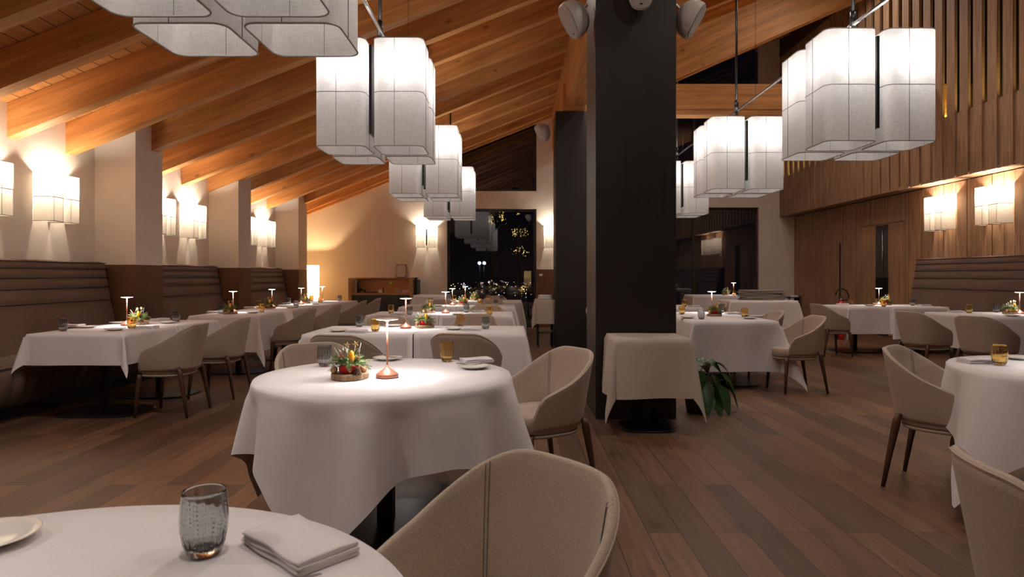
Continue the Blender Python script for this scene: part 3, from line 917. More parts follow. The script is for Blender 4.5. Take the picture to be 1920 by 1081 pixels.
def cloth_round(cx, cy_, R, S, th0, label, seed, z=.75, mat=None, folds=9, amp=.05, corner_flare=.10):
    rnd = random.Random(seed)
    NT = 240; m_ = MB(); rings = []
    ph = [rnd.uniform(0, 6.28) for _ in range(4)]
    th0 = math.radians(th0)
    for kk in range(8):
        rr = R * kk / 7 if kk else .001
        rings.append([(cx + rr * math.cos(2 * PI * j / NT), cy_ + rr * math.sin(2 * PI * j / NT), z + (0 if kk < 7 else -.001)) for j in range(NT)])
    ND = 26
    for kk in range(1, ND + 1):
        r = []
        for j in range(NT):
            th = 2 * PI * j / NT; q = th - th0
            rm = S / max(abs(math.cos(q)), abs(math.sin(q)))
            rm = min(rm, S * 1.40)
            d = (rm - R) * kk / ND
            dd = min(d, 10)
            cr = abs(math.cos(2 * q)) 
            cornr = (1 - cr) ** 1.5            # 1 at the corners of the square
            u = min(1, d / .10); u = u * u * (3 - 2 * u)
            w_ = math.sin(folds * th + ph[0] + .8 * math.sin(2 * th + ph[1])) + .45 * math.sin((folds * 2 - 3) * th + ph[2])
            rad = R + .007 + .10 * d + corner_flare * cornr * d * 1.5 + amp * (d ** .8) * w_ * u
            tw = .05 * d * math.sin(5 * th + ph[3])
            zz = z - .004 - d * .985 if d > .012 else z - .002 - d * .6
            r.append((cx + rad * math.cos(th + tw), cy_ + rad * math.sin(th + tw), zz))
        rings.append(r)
    m_.loft(rings, True, False, False, True)
    o = m_.build('tablecloth', mat or M['cloth'])
    return tag(o, label, 'tablecloth')
def table_round(cx, cy_, R, label, z=.742):
    t = thing('round_table', label, 'table', (cx, cy_, 0))
    MB().lathe([(R - .012, z - .028), (R - .006, z - .02), (R - .006, z)], 64).build('tabletop', M['oakwarm'], t)
    MB().box(-.038, .038, -.038, .038, .016, z - .028).build('pedestal', M['black'], t)
    k = 40
    MB().loft([superell(.33, .33, 3, k, z=0), superell(.33, .33, 3, k, z=.010), superell(.32, .32, 3, k, z=.016)], smooth=False).build('base_plate', M['black'], t)
    return t
table_round(-.73, .754, .615, 'round table under the white cloth nearest the camera')
cloth_round(-.73, .754, .62, .95, 20, 'white round-hanging cloth filling the bottom left corner of the photo', 2, folds=8)
table_round(-.645, 3.2, .615, 'central round table on a square black pedestal under white linen')
cloth_round(-.645, 3.2, .62, .93, -102 + 45, 'long white linen cloth draped in folds over the central round table', 11, folds=9, amp=.085)
table_round(3.01, 3.35, .615, 'round table cut by the right edge of the photo')
cloth_round(3.01, 3.35, .62, .93, 55, 'white linen cloth hanging in folds at the right edge of the photo', 5, folds=9, amp=.05)
# first long centre table = two tables
def rect_set(parts, tname, cname, z=.75, base=(.37, .28), flare=.17):
    for i, (x0, x1, y0, y1, dr, lt, lc) in enumerate(parts):
        table_rect(x0, x1, y0, y1, lt, base=base, z=z - .008)
        cloth_rect(x0, x1, y0, y1, dr, lc, seed=int(abs(x0 * 100) + y0 * 10) + i, z=z, flare=flare)
D = .50
rect_set([(-1.80, -.865, 5.40, 6.30, (D, 0, D, D), 'table under the first long centre cloth, lamp half', 'white cloth on the lamp half of the first long centre table'),
          (-.86, .085, 5.43, 6.32, (0, D, D, D), 'table under the first long centre cloth, aisle half', 'white cloth on the aisle half of the first long centre table')], '', '')
rect_set([(-1.86, -.95, 7.95, 8.85, (D, 0, D, D), 'table of the second centre row, sideboard half', 'white cloth over the sideboard half of the second centre table'),
          (-.945, -.04, 7.95, 8.85, (0, D, D, D), 'table of the second centre row, pillar half', 'white cloth over the pillar half of the second centre table')], '', '')
rect_set([(-1.84, -.93, 10.1, 11.0, (D, 0, D, D), 'table of the third centre row, sideboard half', 'white cloth over the sideboard half of the third centre table'),
          (-.925, -.01, 10.1, 11.0, (0, D, D, D), 'table of the third centre row, pillar half', 'white cloth over the pillar half of the third centre table')], '', '')
rect_set([(-1.40, .12, 12.25, 13.15, (D, .35, D, D), 'long table nearest the tall dark window', 'white cloth on the centre table nearest the tall dark window')], '', '')
# bench tables
rect_set([(-4.14, -3.32, 5.42, 6.28, (.26, .26, .26, 0), 'nearest bench table on a wide black foot', 'white cloth with short drop on the nearest bench table'),
          (-4.14, -3.32, 6.285, 7.15, (.26, .26, 0, .26), 'bench table joined behind the nearest one', 'white cloth on the far half of the nearest bench table')], '', '')
rect_set([(-4.02, -3.17, 7.88, 8.76, (.3, .44, .44, .4), 'second bench table along the left wall', 'white cloth hanging to a folded corner on the second bench table')], '', '')
rect_set([(-4.02, -3.19, 9.15, 10.05, (.3, .40, .40, .4), 'third bench table along the left wall', 'white cloth on the third bench table, over the gap between piers')], '', '')
rect_set([(-4.06, -3.16, 10.95, 11.85, (.3, .42, .42, 0), 'fourth bench table along the left wall', 'white cloth on the fourth bench table with the red pot'),
          (-4.06, -3.16, 11.855, 12.8, (.3, .42, 0, .4), 'last bench table beside the sideboard', 'white cloth on the last bench table before the sideboard')], '', '')
# tables right of the pillar
rect_set([(1.94, 2.86, 6.95, 7.86, (.5, .5, .54, 0), 'table right of the steel pillar, near half', 'white cloth reaching low on the table right of the steel pillar'),
          (1.94, 2.86, 7.865, 8.75, (.5, .5, 0, .5), 'table right of the steel pillar, far half', 'white cloth on the far half of the table right of the steel pillar')], '', '', flare=.30)
rect_set([(1.98, 2.92, 10.0, 10.9, (D, D, D, D), 'table glimpsed behind the pillar before the right window', 'white cloth on the table glimpsed beside the pillar, before the window')], '', '')
rect_set([(1.10, 1.75, 7.75, 8.45, (.55, .2, .5, .5), 'small table hidden behind the near steel pillar', 'white cloth corner showing between the two steel pillars')], '', '', base=(.22, .22))
rect_set([(5.26, 5.93, 10.1, 11.0, (.42, .0, .42, .4), 'oak wall table, half nearer the fire extinguisher', 'white cloth with hanging points on the table nearer the fire extinguisher'),
          (5.935, 6.84, 10.1, 11.0, (.0, .3, .50, .4), 'oak wall table, half nearer the brown bench', 'white cloth on the table half nearer the brown bench')], '', '')
rect_set([(5.62, 6.84, 7.68, 8.78, (.42, .2, .46, .4), 'table in front of the long brown bench', 'white cloth on the table in front of the long brown bench')], '', '')
rect_set([(4.28, 5.64, 12.75, 13.55, (.6, .6, .66, .6), 'service table beneath the stacked grey cloths', 'long plain white cloth beneath the stacked grey cloths')], '', '')
rect_set([(4.05, 5.1, 14.5, 15.3, (.6, .6, .6, .6), 'far table by the right window', 'white cloth on the far table with gold pot by the right window')], '', '', z=.80)
rect_set([(X(775, 13.3), X(838, 13.3), 13.3, 14.0, (.6, .6, .6, .6), 'high service table beside the sideboard', 'plain cloth over the service table beside the sideboard')], '', '', z=.84, base=(.25, .25))
# little serving table in front of the pillar
table_rect(.80, 1.36, 5.02, 5.50, 'small serving table with black square foot before the near steel pillar', base=(.22, .215))
cloth_rect(.785, 1.375, 5.00, 5.51, (.46, .46, .46, .02), 'beige linen cloth with long corners on the small serving table', 31, mat=M['sidecloth'], flare=.10, wave=.02)

# ------------------------------------------------------------------ table things
def tumbler(kind):
    t = thing('tumbler', 'x', 'glass')
    H = .112
    prof_o = [(.001, .0), (.024, .0), (.029, .004), (.034, .02), (.0385, .045), (.0395, .065), (.038, .09), (.0367, H - .006), (.0362, H - .0012), (.0358, H - .0003)]
    prof_i = [(.0351, H - .0003), (.0347, H - .0012), (.0350, H - .006), (.0362, .09), (.0375, .065), (.0362, .045), (.031, .022), (.024, .012), (.001, .010)]
    rb = lambda a, z: .022 * math.cos(16 * a) if .006 < z < .10 else 0.0
    MB().lathe(prof_o + prof_i, 64, rib=rb, cap0=False, cap1=False).build('glass_body', M[kind], t)
    d = MB()
    import bisect
    def rad(z):
        for (r0, z0), (r1, z1) in zip(prof_o, prof_o[1:]):
            if z0 <= z <= z1 and z1 > z0: return r0 + (r1 - r0) * (z - z0) / (z1 - z0)
        return .03
    o8 = [(1, 0, 0), (0, 1, 0), (-1, 0, 0), (0, -1, 0), (0, 0, 1), (0, 0, -1)]
    of = [(0, 1, 4), (1, 2, 4), (2, 3, 4), (3, 0, 4), (1, 0, 5), (2, 1, 5), (3, 2, 5), (0, 3, 5)]
    for j in range(16):
        a = 2 * PI * j / 16 + PI / 16
        for i in range(11):
            z = .014 + i * .0082
            r = rad(z) * .985 - .0006
            c = (r * math.cos(a), r * math.sin(a), z)
            d.add([(c[0] + p[0] * .0014, c[1] + p[1] * .0014, c[2] + p[2] * .0026) for p in o8], of, True)
    d.build('bubble_dots', M['bubble'], t)
    return t
GL = {'amber': tumbler('amber'), 'grey': tumbler('grey')}
def plate():
    t = MB().lathe([(.001, .0), (.045, .0), (.050, .003), (.062, .008), (.084, .015), (.086, .017), (.084, .0175), (.062, .0115), (.050, .0065), (.045, .0055), (.001, .005)], 48, cap0=False, cap1=False).build('side_plate', M['china'])
    return tag(t, 'x', 'plate')
PLT = plate()
def napkin():
    m_ = MB()
    for k, (a, c, z, dx) in enumerate(((.085, .058, 0, 0), (.084, .056, .0075, .002), (.083, .055, .015, -.001))):
        for q in range(1):
            rings = []
            n = 14
            for i in range(n + 1):
                u = -a + 2 * a * i / n
                hgt = .0068
                r = []
                pr = [(-c, 0), (-c - .004, hgt * .5), (-c, hgt), (-c * .4, hgt * 1.08), (c * .4, hgt * 1.05), (c, hgt * .9), (c + .001, hgt * .4), (c, 0)]
                for y, zz in pr:
                    r.append((u + dx, y + .0016 * math.sin(u * 60 + k), z + zz + (.0016 * math.sin(u * 38 + y * 30 + k * 2) if zz > 0 or k else 0) * (1 if k else .6) + (.0002)))
                rings.append(r)
            m_.loft(rings, True, True, True, True)
    return tag(m_.build('napkin', M['cloth']), 'x', 'napkin')
NAP = napkin()
def knife():
    t = thing('table_knife', 'x', 'knife')
    b = MB().loft([[(-.005, 0, .001), (.005, 0, .001), (.005, 0, .005), (-.005, 0, .005)], [(-.005, .10, .001), (.005, .10, .001), (.005, .10, .005), (-.005, .10, .005)], [(-.004, .115, .0015), (.004, .115, .0015), (.004, .115, .004), (-.004, .115, .004)]], smooth=False)
    b.build('handle', M['chrome'], t)
    MB().loft([[(-.005, .115, .002), (.007, .115, .002), (.007, .115, .003), (-.005, .115, .003)], [(-.006, .18, .002), (.009, .18, .002), (.009, .18, .003), (-.006, .18, .003)], [(-.001, .205, .002), (.004, .205, .002), (.004, .205, .0028), (-.001, .205, .0028)]], smooth=False).build('blade', M['chrome'], t)
    return t
KN = knife()
def centerpiece(pot):
    rnd = random.Random(5 if pot == 'red' else 9)
    t = thing('christmas_centrepiece', 'x', 'table decoration')
    n = 48; lr = []
    for z, s in ((0, .97), (.004, 1.0), (.022, 1.0), (.026, .98)):
        lr.append([((.088 + .003 * math.sin(3 * a) + .002 * math.sin(7 * a)) * s * math.cos(a), (.088 + .003 * math.sin(3 * a) + .002 * math.sin(7 * a)) * s * math.sin(a), z) for a in [2 * PI * j / n for j in range(n)]])
    MB().loft(lr, smooth=False).build('wood_slice', M['log'], t)
    if pot == 'red':
        MB().lathe([(.036, .0265), (.044, .032), (.047, .045), (.046, .060), (.040, .068)], 64, rib=lambda a, z: .05 * math.sin(22 * a + z * 260)).build('yarn_pot', M['red'], t)
    else:
        MB().lathe([(.040, .0265), (.046, .030), (.049, .045), (.048, .064), (.044, .066)], 40).build('pot', M['gold'], t)
    g = MB()
    for i in range(110):
        az = rnd.uniform(0, 2 * PI); el = rnd.uniform(-.05, 1.35)
        ln = rnd.uniform(.055, .098) * (1.0 if el < .9 else .75)
        d = Vector((math.cos(az) * math.cos(el), math.sin(az) * math.cos(el), math.sin(el)))
        base = Vector((math.cos(az) * .018, math.sin(az) * .018, .068))
        side = d.cross(Vector((0, 0, 1))).normalized(); up = side.cross(d)
        for k in range(22):
            u = .15 + .85 * k / 21
            p = base + d * ln * u + Vector((0, 0, -.02 * u * u))
            for w_ in range(3):
                a = rnd.uniform(0, 2 * PI)
                q = (side * math.cos(a) + up * math.sin(a)) * .85 + d * .6
                q.normalize(); L_ = rnd.uniform(.010, .016) * (1.25 - .6 * u)
                e = d.cross(q).normalized() * .0011
                g.add([p - e, p + e, p + q * L_ + e * .3, p + q * L_ - e * .3], [(0, 1, 2, 3)])
    g.build('fir_sprigs', M['fir'], t)
    g = MB()
    for i in range(20):
        az = rnd.uniform(0, 2 * PI); el = rnd.uniform(.3, 1.4)
        d = Vector((math.cos(az) * math.cos(el), math.sin(az) * math.cos(el), math.sin(el)))
        base = Vector((0, 0, .07)) + d * rnd.uniform(.05, .08)
        s_ = d.cross(Vector((0, 0, 1))).normalized() * .004
        up = Vector((rnd.uniform(-.3, .3), rnd.uniform(-.3, .3), .2)) * .02
        L_ = rnd.uniform(.012, .024)
        g.add([base, base + d * L_ * .5 + s_, base + d * L_ + up, base + d * L_ * .5 - s_], [(0, 1, 2, 3)])
    g.build('frosted_leaves', M['fir2'], t)
    o = MB().ball((0.020, -.040, .108), .028, 14, 8, (.5, .6, 1.1)); o.build('orange_slice', M['orange'], t)
    for c in ((-.028, -.03, .118), (-.022, -.036, .110), (-.034, -.036, .109)):
        pass
    bm = MB()
    for c in ((-.030, -.034, .118), (-.022, -.040, .110), (-.036, -.040, .107), (.045, -.02, .102)): bm.ball(c, .0058, 8, 6)
    bm.build('berries', M['berry'], t)
    st = MB()
    for cx, cz, rot in ((-.008, .160, .2), (.032, .166, .7)):
        pts = []
        for j in range(10):
            a = rot + 2 * PI * j / 10; r = .017 if j % 2 == 0 else .006
            pts.append((cx + r * math.cos(a), cz + r * math.sin(a)))
        st.loft([[(a, -.012, c) for a, c in pts], [(a, -.009, c) for a, c in pts]], smooth=False)
        st.tube([(cx, -.010, cz - .01), (cx * .5, -.008, .09)], .001, 4)
    st.build('straw_stars', M['straw'], t)
    for c in ((-.066, -.024, .044), (.062, .02, .044) if pot == 'red' else (.02, -.068, .040)):
        MB().ball(c, .0175, 12, 8, (1, 1, 1.05)).build('walnut', M['nut'], t)
    co = MB(); cc = (.052, -.052, .042)
    for lv in range(6):
        for j in range(8):
            a = 2 * PI * j / 8 + lv * .4; rr = .017 - .0022 * lv
            co.ball((cc[0] + rr * math.cos(a), cc[1] + rr * math.sin(a), cc[2] - .012 + lv * .0055), .0058, 6, 4, (1, 1, .45))
    co.ball(cc, .012, 8, 6); co.build('pine_cone', M['cone'], t)
    st = MB()
    st.tube([(-.03, -.02, .09), (-.062, -.035, .150)], .0014, 5); st.tube([(.04, 0, .09), (.058, -.01, .172)], .0012, 5)
    st.build('white_twigs', M['white'], t)
    return t
CP = {'red': centerpiece('red'), 'gold': centerpiece('gold')}

TN = {'T0': 'the foreground round table', 'T1': 'the central round table', 'T2': 'the first long centre table', 'T3': 'the second long centre table',
      'T4': 'the third long centre table', 'T5': 'the centre table by the window', 'L1': 'the nearest bench table', 'L2': 'the second bench table',
      'L3': 'the third bench table', 'L4': 'the farthest bench table', 'R1': 'the table right of the pillar', 'R2': 'the table glimpsed beside the pillar',
      'R3': 'the far right-window table', 'R5': 'the oak wall table', 'R6': 'the brown bench table', 'T7': 'the round table at the photo edge'}
ZT = .7515
def put(kind, tb, px_, py_, where, rz=0.0, z=ZT):
    x, y = at(px_, py_, z)
    t = TN[tb]
    if kind in ('amber', 'grey'):
        place(GL[kind], USED, (x, y, z), random.uniform(0, 1), f"{kind} ribbed glass tumbler {where} on {t}", f'{kind} tumblers')
    elif kind == 'plate':
        place(PLT, USED, (x, y, z), 0, f"small white side plate {where} on {t}", 'white side plates')
    elif kind == 'napkin':
        place(NAP, USED, (x, y, z), rz, f"folded white napkin {where} on {t}", 'folded napkins')
    elif kind == 'knife':
        place(KN, USED, (x, y, z + .0015), rz, f"steel table knife {where} on {t}", 'table knives')
    elif kind == 'lamp':
        place(TL, USED, (x, y, z), 0, f"slim copper table lamp {where} on {t}", 'copper table lamps')
    else:
        place(CP[kind], USED, (x, y, z), rz, f"fir centrepiece, {'red yarn' if kind == 'red' else 'gold'} pot, {where}, {t}", 'fir centrepieces')
# foreground round table
put('grey', 'T0', 383, 1036, 'standing large')
x, y = -.97, 1.17
place(PLT, USED, (x, y, ZT), 0, 'white plate cut by the left photo edge on the foreground round table', 'white side plates')
nf = clone(NAP); nf.location = (-.387, 1.15, ZT); nf.rotation_euler = (0, 0, math.radians(-42)); nf.scale = (1.2, 1.0, .95)
tag(nf, 'thick folded white napkin on the foreground round table', 'napkin')
USED[id(KN)] = False
place(KN, USED, (-.49, .935, ZT + .0015), math.radians(-58), 'steel knife beside the thick napkin on the foreground round table', 'table knives')
place(TL, USED, (-1.12, .62, ZT), 0, 'copper table lamp just outside the frame on the foreground round table', 'copper table lamps')
# central round table
put('red', 'T1', 655, 709, 'orange slice and straw stars')
put('lamp', 'T1', 726, 707, 'beside the red pot')
put('grey', 'T1', 608.5, 686, 'left of the red pot')
put('amber', 'T1', 838, 677, 'near the far rim')
put('plate', 'T1', 727, 674, 'behind the lamp stem')
put('plate', 'T1', 888, 690, 'in front of the napkin')
put('napkin', 'T1', 893, 678, 'behind the plate', .4)
x, y = at(862, 688, ZT)
place(KN, USED, (x - .02, y - .005, ZT + .0175), math.radians(-75), 'steel knife laid across the plate on the central round table', 'table knives')
x, y = at(693, 669, ZT)
place(KN, USED, (x, y, ZT + .0175), math.radians(-115), 'steel knife laid on the plate behind the lamp', 'table knives')
# first long centre table
for a in (('plate', 'T2', 635, 621, 'left of the napkin'), ('napkin', 'T2', 669, 623, 'in front of the grey tumbler'), ('grey', 'T2', 674, 612.5, 'behind the napkin'),
          ('amber', 'T2', 703.5, 621, 'near the copper lamp'), ('lamp', 'T2', 761, 615.5, 'left of the red pot'), ('red', 'T2', 796, 614, 'with two walnuts'),
          ('amber', 'T2', 863, 610.5, 'right of the centrepiece'), ('plate', 'T2', 851, 617.5, 'before the amber tumbler'), ('grey', 'T2', 910.5, 616, 'at the aisle end'),
          ('napkin', 'T2', 884, 619, 'left of the grey tumbler'), ('plate', 'T2', 737, 611.5, 'behind the copper lamp')): put(*a)
for a in (('amber', 'T3', 733, 587.5, 'at the sideboard end'), ('grey', 'T3', 768, 590, 'before the gold pot'), ('lamp', 'T3', 835.6, 587, 'right of the gold pot'),
          ('gold', 'T3', 803, 586, 'beside the lamp'), ('amber', 'T3', 917.5, 590, 'at the aisle end'), ('grey', 'T3', 874.5, 585.5, 'next to the lamp'),
          ('napkin', 'T3', 897, 584.5, 'between two tumblers'), ('plate', 'T3', 858, 589.5, 'before the lamp'), ('napkin', 'T3', 745, 590, 'beside the grey tumbler')): put(*a)
for a in (('amber', 'T4', 807, 570.5, 'at the sideboard side'), ('red', 'T4', 868, 571.5, 'with yellow flower'), ('amber', 'T4', 900, 572, 'right of the red pot'),
          ('grey', 'T4', 930, 573.5, 'at the pillar side'), ('lamp', 'T4', 848.3, 572, 'left of the red pot'), ('plate', 'T4', 822, 574, 'left of the lamp')): put(*a)
for a in (('grey', 'T5', 840, 563.3, 'left of an amber one'), ('amber', 'T5', 852, 564, 'beside the grey one'), ('amber', 'T5', 915, 563, 'right of the gold pot'),
          ('grey', 'T5', 940, 563.5, 'at the pillar end'), ('lamp', 'T5', 872.3, 563.4, 'left of the gold pot'), ('gold', 'T5', 889, 562.8, 'beside the lamp')): put(*a)
# bench tables
for a in (('grey', 'L1', 118, 620, 'at the near end'), ('napkin', 'L1', 137, 611.8, 'behind the grey tumbler'), ('plate', 'L1', 164, 614, 'left of the lamp'),
          ('amber', 'L1', 247, 616, 'before the gold pot'), ('plate', 'L1', 215, 619, 'at the near edge'), ('plate', 'L1', 222, 606, 'close to the bench'),
          ('lamp', 'L1', 238, 610, 'left of the gold pot'), ('gold', 'L1', 260, 608, 'beside the lamp'), ('grey', 'L1', 330.5, 603, 'at the far end'),
          ('plate', 'L1', 315, 605.5, 'by the far grey tumbler'), ('napkin', 'L1', 276, 615, 'right of the amber tumbler'), ('napkin', 'L1', 300, 600, 'near the far end', 1.3)): put(*a)
for a in (('napkin', 'L2', 403, 586, 'left of the grey tumbler'), ('grey', 'L2', 413, 587.5, 'left of the gold pot'), ('gold', 'L2', 431, 588, 'under the lamp'),
          ('lamp', 'L2', 437, 584.8, 'behind the gold pot'), ('plate', 'L2', 474, 586.5, 'right of the gold pot'), ('amber', 'L2', 491, 585, 'at the aisle corner')): put(*a)
for a in (('napkin', 'L3', 470, 577.2, 'left of the amber tumbler'), ('amber', 'L3', 485, 578, 'left of the gold pot'), ('gold', 'L3', 505, 577.5, 'in the middle'),
          ('plate', 'L3', 545, 577, 'left of the grey tumbler'), ('grey', 'L3', 555, 576.5, 'at the aisle corner'), ('lamp', 'L3', 510, 575.8, 'behind the gold pot')): put(*a)
for a in (('plate', 'L4', 537, 569.5, 'left of the grey tumbler'), ('grey', 'L4', 541, 570, 'at the near end'), ('lamp', 'L4', 565, 570, 'left of the red pot'),
          ('red', 'L4', 572, 568.5, 'beside the lamp'), ('amber', 'L4', 584, 564.5, 'before the glowing floor lamp'), ('amber', 'L4', 600.5, 568, 'right of the red pot'),
          ('plate', 'L4', 592, 569.8, 'before the amber tumblers'), ('grey', 'L4', 637, 563.8, 'at the sideboard end'), ('lamp', 'L4', 604.5, 564, 'nearer the sideboard')): put(*a)
# right of the pillar
for a in (('plate', 'R1', 1289, 596, 'left of the grey tumbler'), ('grey', 'R1', 1315, 598, 'near the front edge'), ('amber', 'R1', 1278.5, 589, 'next to the pillar'),
          ('amber', 'R1', 1396, 594.5, 'right of the red pot'), ('plate', 'R1', 1405, 597, 'before the amber tumbler'), ('napkin', 'R1', 1414, 594.5, 'at the aisle corner', .3),
          ('red', 'R1', 1340, 592, 'below the lamp'), ('lamp', 'R1', 1334.6, 585.5, 'behind the red pot'), ('grey', 'R1', 1353, 586, 'right of the lamp'), ('napkin', 'R1', 1373, 588.3, 'near the far edge')): put(*a)
for a in (('amber', 'R2', 1283, 574.5, 'right beside the pillar'), ('napkin', 'R2', 1301, 575, 'right of the tumbler')): put(*a)
for a in (('amber', 'R5', 1595.6, 570.5, 'nearest the extinguisher'), ('napkin', 'R5', 1580, 570.8, 'left of the lone tumbler'), ('plate', 'R5', 1630, 573, 'in front of the lamp'),
          ('amber', 'R5', 1641, 571, 'close to the lamp'), ('red', 'R5', 1661, 571.5, 'with yellow flower'), ('amber', 'R5', 1657, 574.6, 'before the centrepiece'),
          ('lamp', 'R5', 1648, 571.2, 'behind the tumblers'), ('grey', 'R5', 1711, 572.5, 'in front of the bench'), ('napkin', 'R5', 1733, 573, 'right of the grey tumbler')): put(*a)
for a in (('amber', 'R6', 1817, 586.5, 'above the taupe chair'), ('napkin', 'R6', 1792, 585, 'left of the amber tumbler'), ('grey', 'R6', 1868, 585, 'left of the centrepiece'),
          ('gold', 'R6', 1895, 588, 'left of the lamp'), ('lamp', 'R6', 1912, 588.5, 'at the photo edge'), ('plate', 'R6', 1898, 592.5, 'before the gold pot')): put(*a)
for a in (('amber', 'T7', 1874, 684, 'brightly lit'), ('napkin', 'T7', 1833, 679, 'left of the amber tumbler'), ('plate', 'T7', 1912, 673, 'behind the amber tumbler')): put(*a)
place(TL, USED, (3.0, 3.3, ZT), 0, 'copper table lamp just outside the frame on the round table at the photo edge', 'copper table lamps')
z3 = .8015
for kd, px_, lb in (('gold', 1361, 'fir centrepiece in gold pot on the far right-window table'), ('lamp', 1375.5, 'smallest copper table lamp, on the far right-window table')):
    yy = 14.75
    o = clone(CP['gold'] if kd == 'gold' else TL); o.location = (X(px_, yy), yy, z3); o['label'] = lb
o = clone(GL['amber']); o.location = (X(1377, 14.6), 14.6, z3); o['label'] = 'amber tumbler in front of the lamp on the far right-window table'
# yellow flowers
for tb, (px_, py_) in (('R5', (1650, 566)), ('T4', (877, 567))):
    x, y = at(px_, py_, .82) if False else at(px_, py_ + (571.5 - 566), ZT)
    mfl = MB()
    for j in range(9):
        a = 2 * PI * j / 9
        mfl.ball((math.cos(a) * .012, 0, math.sin(a) * .012), .010, 8, 5, (1, .5, 1))
    mfl.ball((0, -.006, 0), .008, 8, 5)
    mfl.tube([(0, 0, 0), (.0, .01, -.06)], .002, 5)
    o = mfl.build('yellow_flower', plain('yellow_petals', (.85, .52, .02), .5) if 'yellow_petals' not in bpy.data.materials else bpy.data.materials['yellow_petals'])
    o.location = (x, y - .05, .85)
    tag(o, f'yellow flower tucked into the centrepiece on {TN[tb]}', 'flower')

# ------------------------------------------------------------------ sideboard
sy0, sy1 = 14.75, YB - .02
sx0, sx1 = X(653, sy0), X(774, sy0)
stp = Z(521, sy0); sct = Z(549, sy0)
t = thing('sideboard', 'oak sideboard with graphite drawers and open shelf against the far wall', 'sideboard', (sx0, sy0, 0))
W_ = sx1 - sx0; Dp = sy1 - sy0
MB().box(0, .07, 0, Dp, 0, stp).box(W_ - .07, W_, 0, Dp, 0, stp).build('side_panel', M['oakwarm'], t)
MB().box(.07, W_ - .07, Dp - .03, Dp, sct, stp - .02).build('back_panel', M['oakwarm'], t)
MB().box(.07, W_ - .07, .02, Dp - .03, sct - .045, sct).build('counter', M['oakwarm'], t)
MB().box(.07, W_ - .07, .03, Dp - .03, .06, sct - .046).build('carcass', M['dark'], t)
dw = (W_ - .14) / 3
for i in range(3):
    for j, (za_, zb_) in enumerate(((sct - .21, sct - .05), (.08, sct - .22))):
        dd = MB().box(.07 + dw * i + .004, .07 + dw * (i + 1) - .004, .012, .03, za_, zb_).build('drawer' if j == 0 else 'cupboard_door', M['darkfront'], t)
        kx = .07 + dw * (i + .48)
        kz = (za_ + zb_) / 2 if j == 0 else zb_ - .06
        MB().lathe([(.01, 0), (.012, .02), (.036, .03), (.036, .045), (.02, .05)], 16, T=Matrix.Translation((kx, .012, kz)) @ Matrix.Rotation(PI / 2, 4, 'X')).build('knob', M['black'], dd)
tt = tag(MB().box(X(776, 14.9), X(782, 14.9), 14.9, 15.4, 0, Z(524, 14.9)).build('tall_narrow_cabinet', M['frame']), 'narrow dark cabinet standing at the aisle end of the sideboard', 'cabinet')
sy = sy0 + .3
def on_side(name, px_, prof, mat, label, cat, zb=sct + .001, dy=0.0, n=20):
    o = MB().lathe(prof, n).build(name, mat); o.location = (X(px_, sy + dy), sy + dy, zb); return tag(o, label, cat)
on_side('wine_bottle', 667, [(.035, 0), (.037, .01), (.037, .17), (.03, .2), (.014, .23), (.014, .29), (.012, .3)], M['paper'], 'pale bottle standing first on the sideboard shelf', 'bottle')
on_side('wine_bottle', 672.5, [(.038, 0), (.04, .01), (.04, .18), (.03, .21), (.014, .24), (.014, .27), (.012, .275)], M['bottle'], 'dark bottle standing second on the sideboard shelf', 'bottle')
on_side('water_glass', 677.5, [(.03, 0), (.036, .1), (.034, .1), (.028, .006), (.001, .005)], M['clear'], 'clear glass beside the dark bottle on the sideboard', 'glass', dy=-.1)
on_side('water_glass', 684, [(.03, 0), (.034, .07), (.032, .07), (.028, .006), (.001, .005)], M['clear'], 'shorter clear glass beside the tray on the sideboard', 'glass', dy=-.1)
tr_ = MB().box(X(689, sy), X(712, sy), sy - .12, sy + .12, sct + .001, sct + .022).build('serving_tray', M['black'])
tag(tr_, 'flat black tray on the sideboard counter', 'tray')
nb = MB().box(-.04, .04, -.01, .01, 0, .075).build('card_holder', M['white']); nb.location = (X(713, sy - .2), sy - .2, sct + .001); tag(nb, 'small white card standing at the end of the black tray', 'card')
on_side('pepper_mill', 718.5, [(.02, 0), (.026, .01), (.02, .05), (.026, .1), (.018, .12), (.012, .135)], M['leg'], 'brown mill beside the white card on the sideboard', 'mill')
for k in range(6):
    o = MB().lathe([(.06, 0), (.085, .006), (.085, .009), (.06, .006), (.001, .005)], 24).build('plate_in_stack', M['china']); o.location = (X(747, sy), sy, sct + .001 + .0125 * k)
    tag(o, ['bottom', 'second', 'third', 'fourth', 'fifth', 'topmost'][k] + ' plate in the tall plate stack on the sideboard', 'plate', 'plates in the tall stack')
for k in range(3):
    o = MB().box(-.085, .085, -.06, .06, 0, .018).build('folded_towel', M['cloth']); o.location = (X(762, sy), sy, sct + .001 + .021 * k)
    tag(o, ['bottom', 'middle', 'top'][k] + ' folded white towel in the pile beside the stacked plates', 'towel', 'towels on the sideboard')
gn = MB().box(-.036, .036, -.002, 0, -.036, .036).build('sticky_note', M['note']); gn.location = (X(733, sy1), sy1 - .034, Z(530, sy1)); tag(gn, 'bright green sticky note on the sideboard back panel', 'note')
mf = thing('menu_frame', 'dark red framed menu card standing on top of the sideboard', 'menu', (X(751.5, sy1 - .1), sy1 - .06, stp + .012))
TT = Matrix.Rotation(-.10, 4, 'X')
mw, mh = .115, .315
MB().box(-mw, mw, 0, .014, 0, mh, T=TT).build('frame', M['leatherframe'], mf)
MB().loft([[(a * .92, -.002, .158 + c) for a, c, _ in superell(mw, .146, 7, 32)], [(a * .92, .002, .158 + c) for a, c, _ in superell(mw, .146, 7, 32)]], smooth=False, T=TT).build('card', M['paper'], mf)
